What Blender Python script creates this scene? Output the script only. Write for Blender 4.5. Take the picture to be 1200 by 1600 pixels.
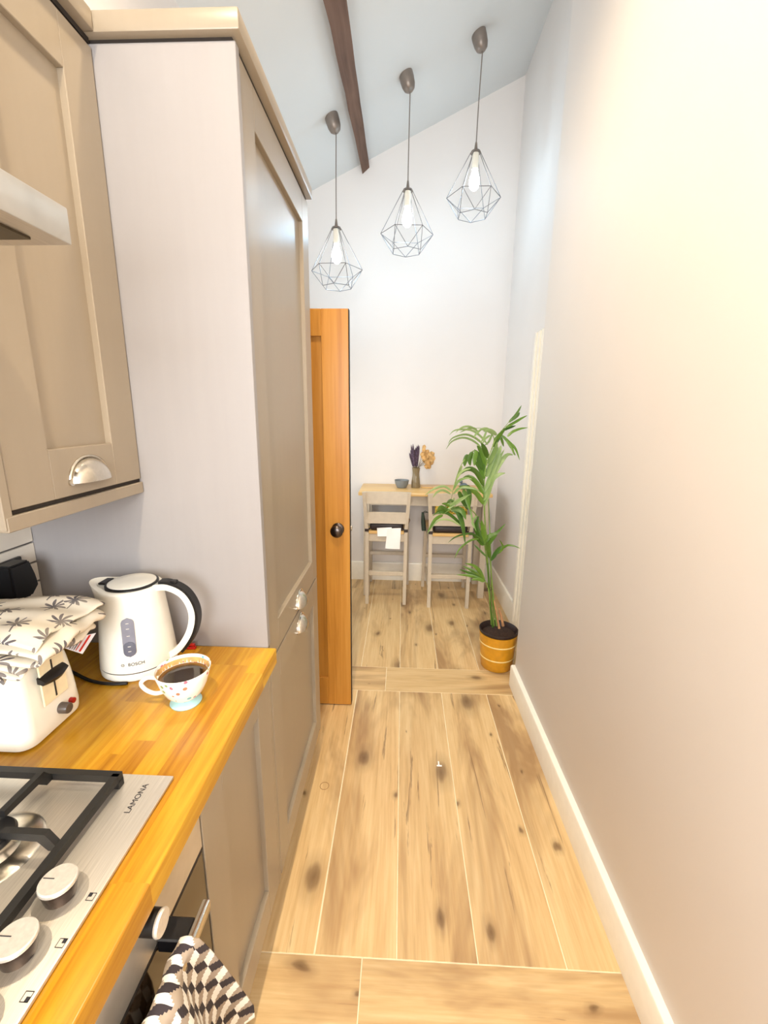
import bpy, bmesh, math, random
from mathutils import Vector, Matrix
random.seed(7)
for o in list(bpy.data.objects): bpy.data.objects.remove(o)
scene = bpy.context.scene
C = scene.collection
PI = math.pi

# ------------------------------------------------------------------ camera
H = 1.5
FPX = 681.886                      # focal length in pixels of the 1200x1600 frame
PITCH, YAW, ROLL = .225614, -.0398159, .0103860
cp, sp, cy, sy = math.cos(PITCH), math.sin(PITCH), math.cos(YAW), math.sin(YAW)
FW = Vector((sy*cp, cy*cp, -sp)); RT = Vector((cy, -sy, 0)); UP = RT.cross(FW)
cr, sr = math.cos(ROLL), math.sin(ROLL)
RT, UP = cr*RT + sr*UP, -sr*RT + cr*UP
cam = bpy.data.cameras.new('camera'); cam_o = bpy.data.objects.new('camera', cam); C.objects.link(cam_o)
m = Matrix.Identity(4)
for i in range(3):
    m[i][0], m[i][1], m[i][2] = RT[i], UP[i], -FW[i]
m.translation = Vector((0, 0, H)); cam_o.matrix_world = m
cam.sensor_fit = 'VERTICAL'; cam.sensor_height = 24; cam.lens = FPX/1600*24
cam.clip_start = .02
scene.camera = cam_o

# ------------------------------------------------------------------ world, lights, exposure
scene.view_settings.view_transform = 'Standard'; scene.view_settings.look = 'None'
scene.view_settings.gamma = 1; scene.view_settings.use_curve_mapping = False
scene.view_settings.exposure = 1.2
w = bpy.data.worlds.new('world'); scene.world = w; w.use_nodes = True
w.node_tree.nodes['Background'].inputs[0].default_value = (1, .97, .93, 1)
w.node_tree.nodes['Background'].inputs[1].default_value = .3
def point(name, loc, power, col, radius):
    l = bpy.data.lights.new(name, 'POINT'); l.energy = power; l.color = col; l.shadow_soft_size = radius
    o = bpy.data.objects.new(name, l); o.location = loc; C.objects.link(o); return o
def area(name, loc, rot, power, col, sx, sy):
    l = bpy.data.lights.new(name, 'AREA'); l.shape = 'RECTANGLE'; l.size = sx; l.size_y = sy; l.energy = power; l.color = col
    o = bpy.data.objects.new(name, l); o.location = loc; o.rotation_euler = rot; C.objects.link(o); return o
WARM = (1, .82, .58)
def spot(name, loc, power, col, radius, deg):
    l = bpy.data.lights.new(name, 'SPOT'); l.energy = power; l.color = col; l.shadow_soft_size = radius
    l.spot_size = math.radians(deg); l.spot_blend = 1.0
    o = bpy.data.objects.new(name, l); o.location = loc; C.objects.link(o); return o
spot('kitchen_downlight', (-.18, 1.27, 3.34), 46, WARM, .05, 150)
spot('kitchen_downlight', (-.18, -.30, 3.34), 82, WARM, .05, 150)
area('kitchen_window_light', (-.1, -2.0, 1.75), (math.radians(90), 0, 0), 36, (.88, .94, 1), 1.2, 1.3)
area('dining_window_light', (-.90, 2.95, 1.25), (0, math.radians(-90), 0), 4.0, (.74, .89, 1), .9, 1.2)
PENDANT_POWER = 1.2; PENDANT_COL = (.42, .73, 1)

# ------------------------------------------------------------------ helpers
ORG = {}
def at(u, v, Y):                   # a point of the place at depth Y
    d = RT*((u-600)/FPX) + UP*(-(v-800)/FPX) + FW
    return Vector((0, 0, H)) + d*(Y/d.y)
def lin(c): return tuple(((x/255+.055)/1.055)**2.4 if x/255 > .04045 else x/255/12.92 for x in c) + (1,)
def B(): return bmesh.new()
def box(bm, x0, x1, y0, y1, z0, z1, bev=0, seg=1):
    vs = [bm.verts.new((x, y, z)) for x in (x0, x1) for y in (y0, y1) for z in (z0, z1)]
    fs = [bm.faces.new([vs[i] for i in f]) for f in ((0,1,3,2),(4,6,7,5),(0,4,5,1),(2,3,7,6),(0,2,6,4),(1,5,7,3))]
    if bev:
        es = list({e for f in fs for e in f.edges})
        bmesh.ops.bevel(bm, geom=es, offset=bev, segments=seg, affect='EDGES', profile=.5)
    return vs
def tube(bm, pts, rad, n=8, cap=True, closed=False):
    pts = [Vector(p) for p in pts]; k = len(pts); rings = []
    rads = rad if isinstance(rad, (list, tuple)) else [rad]*k
    prev = None
    for i, p in enumerate(pts):
        t = (pts[(i+1) % k]-pts[i-1]) if (closed or 0 < i < k-1) else (pts[1]-pts[0] if i == 0 else pts[-1]-pts[-2])
        t.normalize()
        a = prev if prev else (Vector((0,0,1)) if abs(t.z) < .9 else Vector((1,0,0)))
        a = (a - t*a.dot(t)).normalized(); prev = a; b = t.cross(a)
        rings.append([bm.verts.new(p+(a*math.cos(q*2*PI/n)+b*math.sin(q*2*PI/n))*rads[i]) for q in range(n)])
    for i in range(k if closed else k-1):
        r, s = rings[i], rings[(i+1) % k]
        for q in range(n): bm.faces.new((r[q], r[(q+1)%n], s[(q+1)%n], s[q]))
    if cap and not closed:
        bm.faces.new(rings[0][::-1]); bm.faces.new(rings[-1])
def lathe(bm, prof, n=32, c=(0,0,0), M=None, sx=1, sy=1):
    rings = []
    for r, z in prof:
        if r < 1e-6: vs = [(0, 0, z)]
        else: vs = [(r*sx*math.cos(q*2*PI/n), r*sy*math.sin(q*2*PI/n), z) for q in range(n)]
        rings.append([bm.verts.new(Vector(c)+(M @ Vector(v) if M else Vector(v))) for v in vs])
    for r, s in zip(rings, rings[1:]):
        for q in range(n):
            a = [r[q % len(r)], r[(q+1) % len(r)], s[(q+1) % len(s)], s[q % len(s)]]
            u = []
            for v in a:
                if v not in u: u.append(v)
            if len(u) > 2: bm.faces.new(u)
def prism(bm, poly, axis, a, b):   # poly of 2-d points, extruded along axis from a to b
    def P(p, h): return {'x': (h, p[0], p[1]), 'y': (p[0], h, p[1]), 'z': (p[0], p[1], h)}[axis]
    A = [bm.verts.new(P(p, a)) for p in poly]; Bv = [bm.verts.new(P(p, b)) for p in poly]
    n = len(poly)
    bm.faces.new(A); bm.faces.new(Bv[::-1])
    for i in range(n): bm.faces.new((A[i], Bv[i], Bv[(i+1)%n], A[(i+1)%n]))
def grid(bm, rows, closed=False):
    V = [[bm.verts.new(p) for p in r] for r in rows]
    for r, s in zip(V, V[1:]):
        n = len(r)
        for q in range(n if closed else n-1): bm.faces.new((r[q], r[(q+1)%n], s[(q+1)%n], s[q]))
    return V
def smooth_path(pts, n=6):
    pts = [Vector(p) for p in pts]; out = []
    for i in range(len(pts)-1):
        p0, p1, p2, p3 = pts[max(i-1,0)], pts[i], pts[i+1], pts[min(i+2, len(pts)-1)]
        for k in range(n):
            t = k/n
            out.append(.5*((2*p1)+(p2-p0)*t+(2*p0-5*p1+4*p2-p3)*t*t+(3*p1-p0-3*p2+p3)*t**3))
    out.append(pts[-1]); return out
def finish(me, sm=35):
    for p in me.polygons: p.use_smooth = True
    me.set_sharp_from_angle(angle=math.radians(sm))
def part(name, bm, mat, parent=None, sm=35, org=None, norm=True):
    me = bpy.data.meshes.new(name)
    if norm: bmesh.ops.recalc_face_normals(bm, faces=bm.faces)
    if org is None:
        if parent: org = ORG[parent.name]
        else:
            lo = [min(v.co[i] for v in bm.verts) for i in range(3)]; hi = [max(v.co[i] for v in bm.verts) for i in range(3)]
            org = Vector(((lo[0]+hi[0])/2, (lo[1]+hi[1])/2, lo[2]))
    org = Vector(org)
    bmesh.ops.translate(bm, verts=bm.verts, vec=-org)
    bm.to_mesh(me); bm.free(); finish(me, sm)
    for x in (mat if isinstance(mat, (list, tuple)) else [mat]): me.materials.append(x)
    o = bpy.data.objects.new(name, me); C.objects.link(o)
    if parent: o.parent = parent; o.location = org - ORG[parent.name]
    else: o.location = org
    ORG[o.name] = org
    return o
def tag(o, label, cat, group=None):
    o['label'] = label; o['category'] = cat
    if group: o['group'] = group
    return o
def thing(name, label, cat, loc, group=None):
    o = bpy.data.objects.new(name, None); C.objects.link(o); o.location = loc; o.empty_display_size = .05
    ORG[o.name] = Vector(loc); return tag(o, label, cat, group)
def struct(name, bm, mat, org=(0,0,0), label=None):
    o = part(name, bm, mat, org=org); o['kind'] = 'structure'
    if label: o['label'] = label
    return o
def text_mesh(txt, size, depth, Mx, mat, parent, name='lettering', bend=None):
    cu = bpy.data.curves.new('t', 'FONT'); cu.body = txt; cu.size = size; cu.extrude = depth; cu.align_x = 'CENTER'; cu.align_y = 'CENTER'
    t = bpy.data.objects.new('t', cu); C.objects.link(t)
    me = bpy.data.meshes.new_from_object(t.evaluated_get(bpy.context.evaluated_depsgraph_get()))
    bpy.data.objects.remove(t); bpy.data.curves.remove(cu)
    bm = B(); bm.from_mesh(me); bpy.data.meshes.remove(me)
    if bend:
        for v in bm.verts: v.co = bend(v.co)
    else: bm.transform(Mx)
    return part(name, bm, mat, parent)
def frame(o, x, y):                # matrix with given origin, x and y axes
    x = Vector(x).normalized(); y = Vector(y).normalized(); z = x.cross(y)
    m = Matrix.Identity(4)
    for i in range(3): m[i][0], m[i][1], m[i][2], m[i][3] = x[i], y[i], z[i], o[i]
    return m

# ------------------------------------------------------------------ materials
class NT:
    def __init__(s, name):
        s.m = bpy.data.materials.new(name); s.m.use_nodes = True; s.t = s.m.node_tree
        s.b = s.t.nodes['Principled BSDF']
    def n(s, typ, props=None, **inp):
        d = s.t.nodes.new('ShaderNode'+typ)
        for k, v in (props or {}).items(): setattr(d, k, v)
        for k, v in inp.items():
            key = int(k[1:]) if k[0] == 'i' and k[1:].isdigit() else k.replace('_', ' ')
            if isinstance(v, bpy.types.NodeSocket): s.t.links.new(v, d.inputs[key])
            else: d.inputs[key].default_value = v
        return d
    def math(s, op, a, b=0.0, c=0.0):
        return s.n('Math', {'operation': op}, i0=a, i1=b, i2=c).outputs[0]
    def ramp(s, fac, stops, interp='LINEAR'):
        r = s.n('ValToRGB', i0=fac); e = r.color_ramp.elements; r.color_ramp.interpolation = interp
        while len(e) < len(stops): e.new(.5)
        for el, (p, c) in zip(e, stops): el.position = p; el.color = c if len(c) == 4 else lin(c)
        return r.outputs[0]
    def mix(s, f, a, b, mode='MIX'):
        return s.n('Mix', {'data_type': 'RGBA', 'blend_type': mode}, i0=f, i6=a, i7=b).outputs[2]
    def out(s, col=None, rough=.5, metal=0, bump=None, bstr=.2, bdist=.002, spec=.5, **kw):
        for k, v in (('Base Color', col), ('Roughness', rough), ('Metallic', metal), ('Specular IOR Level', spec)):
            if v is None: continue
            if isinstance(v, bpy.types.NodeSocket): s.t.links.new(v, s.b.inputs[k])
            else: s.b.inputs[k].default_value = v
        for k, v in kw.items(): s.b.inputs[k.replace('_', ' ')].default_value = v
        if bump is not None:
            bn = s.n('Bump', i0=bstr, i1=bdist, Height=bump); s.t.links.new(bn.outputs[0], s.b.inputs['Normal'])
        return s.m
    def obj(s, scale=(1,1,1), rnd=0):
        co = s.n('TexCoord').outputs['Object']
        if rnd:
            r = s.n('ObjectInfo').outputs['Random']
            co = s.n('VectorMath', {'operation': 'ADD'}, i0=co, i1=s.n('CombineXYZ', i0=s.math('MULTIPLY', r, rnd), i1=s.math('MULTIPLY', r, rnd*1.7), i2=s.math('MULTIPLY', r, rnd*.6)).outputs[0]).outputs[0]
        return s.n('Mapping', Vector=co, Scale=scale).outputs[0]
    def noise(s, vec, scale, detail=4, rough=.5, dist=0):
        return s.n('TexNoise', Vector=vec, Scale=scale, Detail=detail, Roughness=rough, Distortion=dist).outputs[0]
def plain(name, rgb, rough=.5, metal=0, var=.04, vs=30, bstr=.05, **kw):
    t = NT(name); v = t.obj(); f = t.noise(v, vs, 3)
    a = tuple(min(255, c*(1+var)) for c in rgb); b = tuple(c*(1-var) for c in rgb)
    return t.out(t.ramp(f, [(.3, b), (.7, a)]), rough, metal, f, bstr, .001, **kw)
def paint(name, rgb, rough=.6):
    t = NT(name); v = t.obj(); f = t.noise(v, 120, 3); g = t.noise(v, 2, 3)
    return t.out(t.ramp(g, [(.3, tuple(c*.985 for c in rgb)), (.7, rgb)]), rough, 0, f, .06, .001, spec=.3)
def brushed_paint(name, rgb, rough, axis_scale):
    t = NT(name); v = t.obj(axis_scale); f = t.noise(v, 40, 4, .6)
    return t.out(t.ramp(f, [(.3, tuple(c*.985 for c in rgb)), (.7, rgb)]), rough, 0, f, .05, .0005)
M = {}
M['wall'] = paint('wall_paint', (236, 230, 225))
M['ceil'] = paint('ceiling_paint', (222, 224, 223), .7)
M['trim'] = plain('white_gloss', (246, 240, 226), .25, var=.01)
M['cab'] = brushed_paint('taupe_satin_paint', (158, 145, 126), .3, (1, 1, .06))
M['panel'] = brushed_paint('pale_taupe_panel', (156, 152, 151), .42, (1, 1, .05))
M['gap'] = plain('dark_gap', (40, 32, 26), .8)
M['nickel'] = plain('brushed_nickel', (214, 208, 196), .22, 1, .03, 200)
M['steel'] = None
M['black'] = plain('black_enamel', (20, 20, 22), .35)
M['blackpl'] = plain('black_plastic', (16, 15, 16), .4)
M['iron'] = plain('cast_iron', (26, 25, 24), .5, bstr=.15, vs=300)
M['white'] = plain('white_plastic', (248, 244, 230), .22, var=.01, bstr=0)
M['greytxt'] = plain('grey_print', (38, 38, 44), .5)
M['red'] = plain('red_plastic', (170, 22, 18), .35)
M['grout'] = plain('grout', (240, 224, 190), .8)
M['tgrout'] = plain('dark_grout', (96, 92, 92), .85)
M['tile'] = plain('glazed_tile', (232, 226, 214), .12, var=.02, vs=8)
t = NT('brushed_steel'); f = t.noise(t.obj((300, 4, 4)), 3, 3)
M['steel'] = t.out(t.ramp(f, [(.3, (196, 190, 180)), (.7, (218, 212, 202))]), .40, .8, f, .05, .0004)
def wood(name, cols, grain=(14, .9, 14), rnd=20, rough=.35, knots=True, gs=2.2, bstr=.06, objvar=.0, kcol=(96, 66, 40), hv=.012):
    t = NT(name); v = t.obj(grain, rnd); g = t.noise(v, gs, 6, .62, .6)
    v2 = t.obj((grain[0]*.35, grain[1]*.5, grain[2]*.35), rnd); h = t.noise(v2, gs, 3, .5, .3)
    f = t.math('ADD', t.math('MULTIPLY', g, .6), t.math('MULTIPLY', h, .4))
    n = len(cols); col = t.ramp(f, [(.32+.36*i/(n-1), c) for i, c in enumerate(cols)])
    if objvar:
        r = t.n('ObjectInfo').outputs['Random']
        hs = t.n('HueSaturation', Hue=t.math('ADD', .5, t.math('MULTIPLY', t.math('SUBTRACT', r, .5), hv)), Saturation=1.0,
                 Value=t.math('ADD', 1-objvar/2, t.math('MULTIPLY', r, objvar)), Color=col)
        col = hs.outputs[0]
    if knots:
        vk = t.obj((5.5, 2.4, 1), rnd)
        wob = t.n('VectorMath', {'operation': 'ADD'}, i0=vk, i1=t.n('VectorMath', {'operation': 'SCALE'}, i0=t.n('TexNoise', Vector=v2, Scale=3.0).outputs[1], Scale=.25).outputs[0]).outputs[0]
        vo = t.n('TexVoronoi', {'feature': 'F1', 'voronoi_dimensions': '2D'}, Vector=wob, Scale=1.0, Randomness=.9)
        sz = t.n('SeparateXYZ', i0=vo.outputs['Color']).outputs[0]
        d = t.math('DIVIDE', vo.outputs['Distance'], t.math('ADD', .05, t.math('MULTIPLY', t.math('POWER', sz, 2.0), .26)))
        k = t.ramp(d, [(0, (1,1,1,1)), (.3, (.75,.75,.75,1)), (.62, (.2,.2,.2,1)), (1, (0,0,0,1))])
        col = t.mix(t.math('MULTIPLY', k, .8), col, lin(kcol))
    return t.out(col, rough, 0, g, bstr, .001)
t = NT('oak_effect_plank_tile')
v = t.obj((9, .8, 9), 23); g = t.noise(v, 2.4, 6, .6, .5)
fine = t.noise(t.obj((60, 2.2, 60), 23), 2.0, 4, .6)
big = t.noise(t.obj((3.0, .55, 3), 31), 1.6, 4, .6, .8)
col = t.ramp(t.math('ADD', t.math('MULTIPLY', g, .55), t.math('MULTIPLY', fine, .45)), [(.30, (196, 158, 108)), (.48, (216, 182, 130)), (.62, (226, 196, 146)), (.75, (232, 206, 158))])
col = t.mix(t.ramp(big, [(.50, (0, 0, 0, 1)), (.66, (.85, .85, .85, 1))]), col, lin((158, 122, 82)))
stk = t.noise(t.obj((15, .75, 15), 47), 1.7, 5, .65, .9)
col = t.mix(t.ramp(stk, [(.63, (0, 0, 0, 1)), (.68, (.75, .75, .75, 1)), (.73, (.3, .3, .3, 1))]), col, lin((112, 82, 54)))
vk = t.obj((4.6, 2.4, 1), 20)
wob = t.n('VectorMath', {'operation': 'ADD'}, i0=vk, i1=t.n('VectorMath', {'operation': 'SCALE'}, i0=t.n('TexNoise', Vector=v, Scale=3.0).outputs[1], Scale=.16).outputs[0]).outputs[0]
vo = t.n('TexVoronoi', {'feature': 'F1', 'voronoi_dimensions': '2D'}, Vector=wob, Scale=1.0, Randomness=.95)
sz = t.n('SeparateXYZ', i0=vo.outputs['Color']).outputs[0]
dd = t.math('DIVIDE', vo.outputs['Distance'], t.math('ADD', .03, t.math('MULTIPLY', t.math('POWER', sz, 2.0), .36)))
kk = t.ramp(dd, [(0, (1,1,1,1)), (.28, (.8,.8,.8,1)), (.5, (.3,.3,.3,1)), (1, (0,0,0,1))])
col = t.mix(t.math('MULTIPLY', kk, .85), col, lin((98, 68, 40)))
rr_ = t.n('ObjectInfo').outputs['Random']
col = t.n('HueSaturation', Hue=.5, Saturation=1.0, Value=t.math('ADD', .94, t.math('MULTIPLY', rr_, .10)), Color=col).outputs[0]
M['plank'] = t.out(col, .38, 0, g, .06, .001)
M['oaktop'] = wood('oak_worktop', [(156, 102, 20), (190, 136, 32), (210, 164, 48)], (30, 1.6, 30), rnd=30, rough=.24, knots=False, objvar=.34)
M['oakdoor'] = wood('honey_oak_door', [(168, 108, 36), (194, 134, 54), (206, 150, 70)], (26, 26, .8), rnd=10, rough=.32, knots=False)
M['tableoak'] = wood('light_oak_table', [(206, 160, 92), (226, 186, 120), (234, 198, 138)], (1.2, 26, 26), rnd=10, rough=.35, knots=False)
M['beam'] = wood('dark_old_beam', [(74, 52, 40), (108, 80, 64), (126, 98, 80)], (14, 1, 14), rnd=10, rough=.7, knots=False, bstr=.4)

# ------------------------------------------------------------------ the room
XL, XR, XR2, YF, YB = -.915, .655, .83, 3.77, -2.1
def zc(x): return 3.473 + .4585*x
b = B(); box(b, -1.1, 1.0, YB-.1, YF+.1, -.08, -.0012); FLOOR = struct('floor', b, M['grout'], label='pale wood-effect plank floor')
b = B(); box(b, XL-.1, XL, YB-.1, YF+.1, -.05, 3.3); WALL_L = struct('wall_left', b, M['wall'])
b = B(); box(b, XR, XR2+.1, YB-.1, 2.222, -.05, 4.1, .006, 2); struct('wall_right', b, M['wall'])
b = B(); box(b, XR2, XR2+.1, 2.215, YF+.1, -.05, 4.1); struct('wall_right_far', b, M['wall'])
b = B(); box(b, XL-.1, XR2+.1, YF, YF+.1, -.05, 4.1); struct('wall_far', b, M['wall'])
b = B(); box(b, XL-.1, XR+.1, YB-.1, YB, -.05, 4.1); struct('wall_back', b, M['wall'])
b = B(); prism(b, [(-1.05, zc(-1.05)), (1.0, zc(1.0)), (1.0, zc(1.0)+.06), (-1.05, zc(-1.05)+.06)], 'y', YB-.1, YF+.1); struct('ceiling', b, M['ceil'], label='white sloping ceiling')
def skirting(name, x0, x1, y0, y1, nx, ny, h=.17, th=.016):
    # profile with a rounded top, out = distance from wall
    prof = [(0, 0), (th, 0), (th, h-.010), (th-.003, h-.003), (th-.008, h), (0, h)]
    b = B(); rows = []
    for (x, y) in ((x0, y0), (x1, y1)):
        rows.append([b.verts.new((x+nx*o, y+ny*o, z)) for o, z in prof])
    n = len(prof)
    for q in range(n): b.faces.new((rows[0][q], rows[0][(q+1)%n], rows[1][(q+1)%n], rows[1][q]))
    b.faces.new(rows[0]); b.faces.new(rows[1][::-1])
    return struct(name, b, M['trim'])
skirting('baseboard_right', XR, XR, YB, 2.222, -1, 0, .125, .024)
skirting('baseboard_right_far', XR2, XR2, 2.223, YF-.016, -1, 0)
skirting('baseboard_far', XL, XR2, YF, YF, 0, -1)
skirting('baseboard_left', XL, XL, 2.05, YF, 1, 0)

# floor planks: each a piece with its own bevelled edge; length runs along local Y
def plank(cx, cy_, w_, l_, rot):
    b = B(); box(b, -w_/2+.0016, w_/2-.0016, -l_/2+.0016, l_/2-.0016, -.006, 0, .0007)
    o = part('plank', b, M['plank'], FLOOR, org=(0,0,0))
    o.location = (cx, cy_, 0); o.rotation_euler = (0, 0, rot)
cols = [(-.93, -.70), (-.70, -.461), (-.461, -.222), (-.222, .012), (.012, .240), (.240, .485), (.485, .655)]
for a, c in cols: plank((a+c)/2, (.915+2.125)/2, c-a, 2.125-.915, 0)
for a, c in ((-.93, -.665), (-.665, -.068), (-.068, .83)):
    y1 = 2.354; plank((a+c)/2, (2.125+y1)/2, y1-2.125, c-a, PI/2)
rng = random.Random(3)
for a, c in cols[:-1] + [(.485, .715), (.715, .83)]:
    cut = 3.55
    plank((a+c)/2, (2.354+cut)/2, c-a, cut-2.354, PI); plank((a+c)/2, (cut+YF)/2, c-a, YF-cut, 0)
y = .915; k = 0
while y > YB:
    y0 = y-.23
    for a, c in (((-.93, -.085), (-.085, .655)) if k % 2 == 0 else ((-.93, -.45), (-.45, .25), (.25, .655))):
        plank((a+c)/2, (y+y0)/2, y-y0, c-a, PI/2 + (PI if k % 3 else 0))
    y = y0; k += 1
# light joint strip beside the cabinets
b = B(); box(b, -.2240, -.2190, .915, 2.125, -.004, .0004); o = part('joint_strip', b, plain('pale_joint', (240, 222, 186), .6), FLOOR)

# wall tiles behind the worktop
rows_z = [.9285+.0502*i for i in range(9)]
b = B(); box(b, XL, XL+.006, -.2, .995, .905, 1.42); part('tile_backing', b, M['tgrout'], WALL_L)
for i, z in enumerate(rows_z):
    y1 = .9945
    ln = .15 if i % 2 else .30
    while y1 > .2:
        y0 = max(y1-ln, .2)
        b = B(); box(b, XL+.004, XL+.0125, y0+.0015, y1-.0005, z+.0021, z+.0481, .0012); part('tile', b, M['tile'], WALL_L)
        y1 = y0; ln = .30

# ------------------------------------------------------------------ kitchen cabinets
def cup_handle(x, yc, zc_, parent, a=.047, h=.040, p=.026):
    """half-dome cup pull on a face that looks along +x"""
    b = B(); nt, ns = 20, 8; rows = []
    for s in range(ns+1):
        q = s/ns*PI/2
        rows.append([(x + p*math.sin(q)*max(0, math.sin(t_))**.75, yc + a*math.cos(t_), zc_ + h*max(0, math.sin(t_))*math.cos(q)**.9 - .004*math.sin(q)) for t_ in [k*PI/nt for k in range(nt+1)]])
    grid(b, rows); bmesh.ops.remove_doubles(b, verts=b.verts, dist=1e-5)
    bmesh.ops.recalc_face_normals(b, faces=b.faces)
    bmesh.ops.solidify(b, geom=b.faces[:], thickness=.0018)
    o = part('cup_handle', b, M['nickel'], parent, 60)
    b = B()
    tube(b, [(x+.001, yc+(a+.003)*math.cos(k*PI/24), zc_+(h+.003)*math.sin(k*PI/24)) for k in range(25)], .003, 6)
    for s_ in (-1, 1): lathe(b, [(0, .004), (.007, .004), (.007, 0), (0, 0)], 12, (x, yc+s_*(a+.001), zc_-.001), Matrix.Rotation(PI/2, 3, 'Y'))
    me = part('handle_rim', b, M['nickel'], parent, 60)
    return o
def shaker(parent, x, y0, y1, z0, z1, sw=.085, th=.02, rec=.013, name='door'):
    b = B(); box(b, x-th, x-rec, y0+sw*.8, y1-sw*.8, z0+sw*.8, z1-sw*.8)
    d = part(name, b, M['cab'], parent)
    ORG[d.name] = ORG[parent.name]
    def fr(nm, a, c, e, f_):
        bb = B(); box(bb, x-th, x, a, c, e, f_, .0012, 1)
        part(nm, bb, M['cab'], d)
    fr('stile', y0, y0+sw, z0, z1); fr('stile', y1-sw, y1, z0, z1)
    fr('rail', y0+sw, y1-sw, z0, z0+sw); fr('rail', y0+sw, y1-sw, z1-sw, z1)
    return d
XF = -.335                          # face of base and tall doors
Y0T, Y1T = .995, 1.652              # tall cabinet from its near side panel to its far side
t = thing('tall_larder_cabinet', 'tall taupe shaker larder cabinet with two doors beside the worktop', 'cabinet', (-.62, 1.32, 0))
b = B(); box(b, XL+.002, XF+.003, Y0T, Y0T+.019, .9105, 2.185, .001); part('side_panel', b, M['panel'], t)
b = B(); box(b, XL+.002, XF-.001, Y0T, Y0T+.019, .14, .910, .001); part('end_post', b, M['cab'], t)
b = B(); box(b, XL+.002, XF-.001, Y1T-.019, Y1T, .14, 2.185, .001); part('side_panel', b, M['cab'], t)
b = B(); box(b, XL+.004, XF-.024, Y0T+.02, Y1T-.02, .14, 2.180); part('carcass', b, M['gap'], t)
b = B(); box(b, XL+.004, XF-.05, Y0T, Y1T-.004, 0, .139); part('plinth', b, M['cab'], t)
d = shaker(t, XF, Y0T+.022, Y1T-.001, .853, 2.180, .085)
cup_handle(XF, 1.352, .872, d)
d = shaker(t, XF, Y0T+.022, Y1T-.001, .150, .847, .085)
cup_handle(XF, 1.352, .786, d)
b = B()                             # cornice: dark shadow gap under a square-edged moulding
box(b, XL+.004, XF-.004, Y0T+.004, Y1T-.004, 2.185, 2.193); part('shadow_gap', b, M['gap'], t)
b = B(); box(b, XL+.004, XF+.016, Y0T-.014, Y1T+.004, 2.193, 2.228, .003, 2); part('cornice', b, M['cab'], t)

XU = -.612                          # face of wall-cabinet door
t = thing('wall_cabinet', 'taupe shaker wall cabinet with cup handle above the kettle', 'cabinet', (-.765, .82, 1.30))
b = B(); box(b, XL+.014, XU-.022, .627, .993, 1.335, 2.180); part('carcass', b, M['cab'], t)
b = B(); box(b, XL+.014, XU+.002, .627, .643, 1.313, 2.182, .001); part('side_panel', b, M['cab'], t)
d = shaker(t, XU, .646, .992, 1.342, 2.176, .088)
cup_handle(XU, .826, 1.368, d, .050)
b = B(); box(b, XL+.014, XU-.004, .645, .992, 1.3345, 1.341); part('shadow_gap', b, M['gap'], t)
b = B(); box(b, XU-.016, XU+.003, .630, .993, 1.309, 1.334, .0015); part('light_pelmet', b, M['cab'], t)
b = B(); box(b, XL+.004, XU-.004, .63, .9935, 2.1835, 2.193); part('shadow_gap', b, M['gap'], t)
b = B(); box(b, XL+.004, XU+.016, .612, .9805, 2.193, 2.228, .003, 2); part('cornice', b, M['cab'], t)

# base cabinet between the oven and the tall cabinet
t = thing('base_cabinet', 'taupe shaker base cabinet under the worktop beside the oven', 'cabinet', (-.62, .80, 0))
b = B(); box(b, XL+.014, XF-.022, .602, .993, .14, .868); part('carcass', b, M['cab'], t)
b = B(); box(b, XL+.014, XF-.05, .602, .993, 0, .139); part('plinth', b, M['cab'], t)
d = shaker(t, XF, .6035, .992, .150, .866, .088)

# worktop of oak staves
WT = thing('worktop', 'solid oak block worktop with golden staves', 'worktop', (-.6, .4, .87))
rng = random.Random(11)
nst = 14; x0, x1 = XL+.014, -.311; sw_ = (x1-x0)/nst
for i in range(nst):
    y = .9935; first = True
    while y > -.6:
        ln = rng.uniform(.22, .5)*(rng.random() if first else 1); ln = max(.08, ln); first = False
        ya = max(-.6, y-ln)
        xa, xb = x0+i*sw_, x0+(i+1)*sw_
        b = B()
        if i == nst-1:
            box(b, xa, xb, ya, y, .87, .91)
            es = [e for e in b.edges if all(v.co.x > xb-1e-4 and v.co.z > .9 for v in e.verts)]
            bmesh.ops.bevel(b, geom=es, offset=.003, segments=3, affect='EDGES', profile=.5)
        else: box(b, xa, xb, ya, y, .87, .91)
        o = part('stave', b, M['oaktop'], WT)
        y = ya

# ------------------------------------------------------------------ cooker hood
t = thing('cooker_hood', 'stainless steel cooker hood canopy above the gas hob', 'cooker hood', (-.66, .3, 1.69))
b = B(); box(b, XL+.014, -.42, .0, .594, 1.700, 1.742, .002, 2); part('canopy', b, M['steel'], t)
b = B(); prism(b, [(XL+.014, 1.7425), (-.45, 1.7425), (-.66, 1.86), (XL+.014, 1.86)], 'y', .16, .44); part('flue_base', b, M['steel'], t)
b = B(); box(b, XL+.014, -.66, .19, .41, 1.8605, 2.18, .002); part('flue', b, M['steel'], t)
b = B(); box(b, XL+.05, -.45, .03, .565, 1.697, 1.6998); part('filter', b, plain('hood_filter', (96, 88, 74), .4, 1), t)

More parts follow.
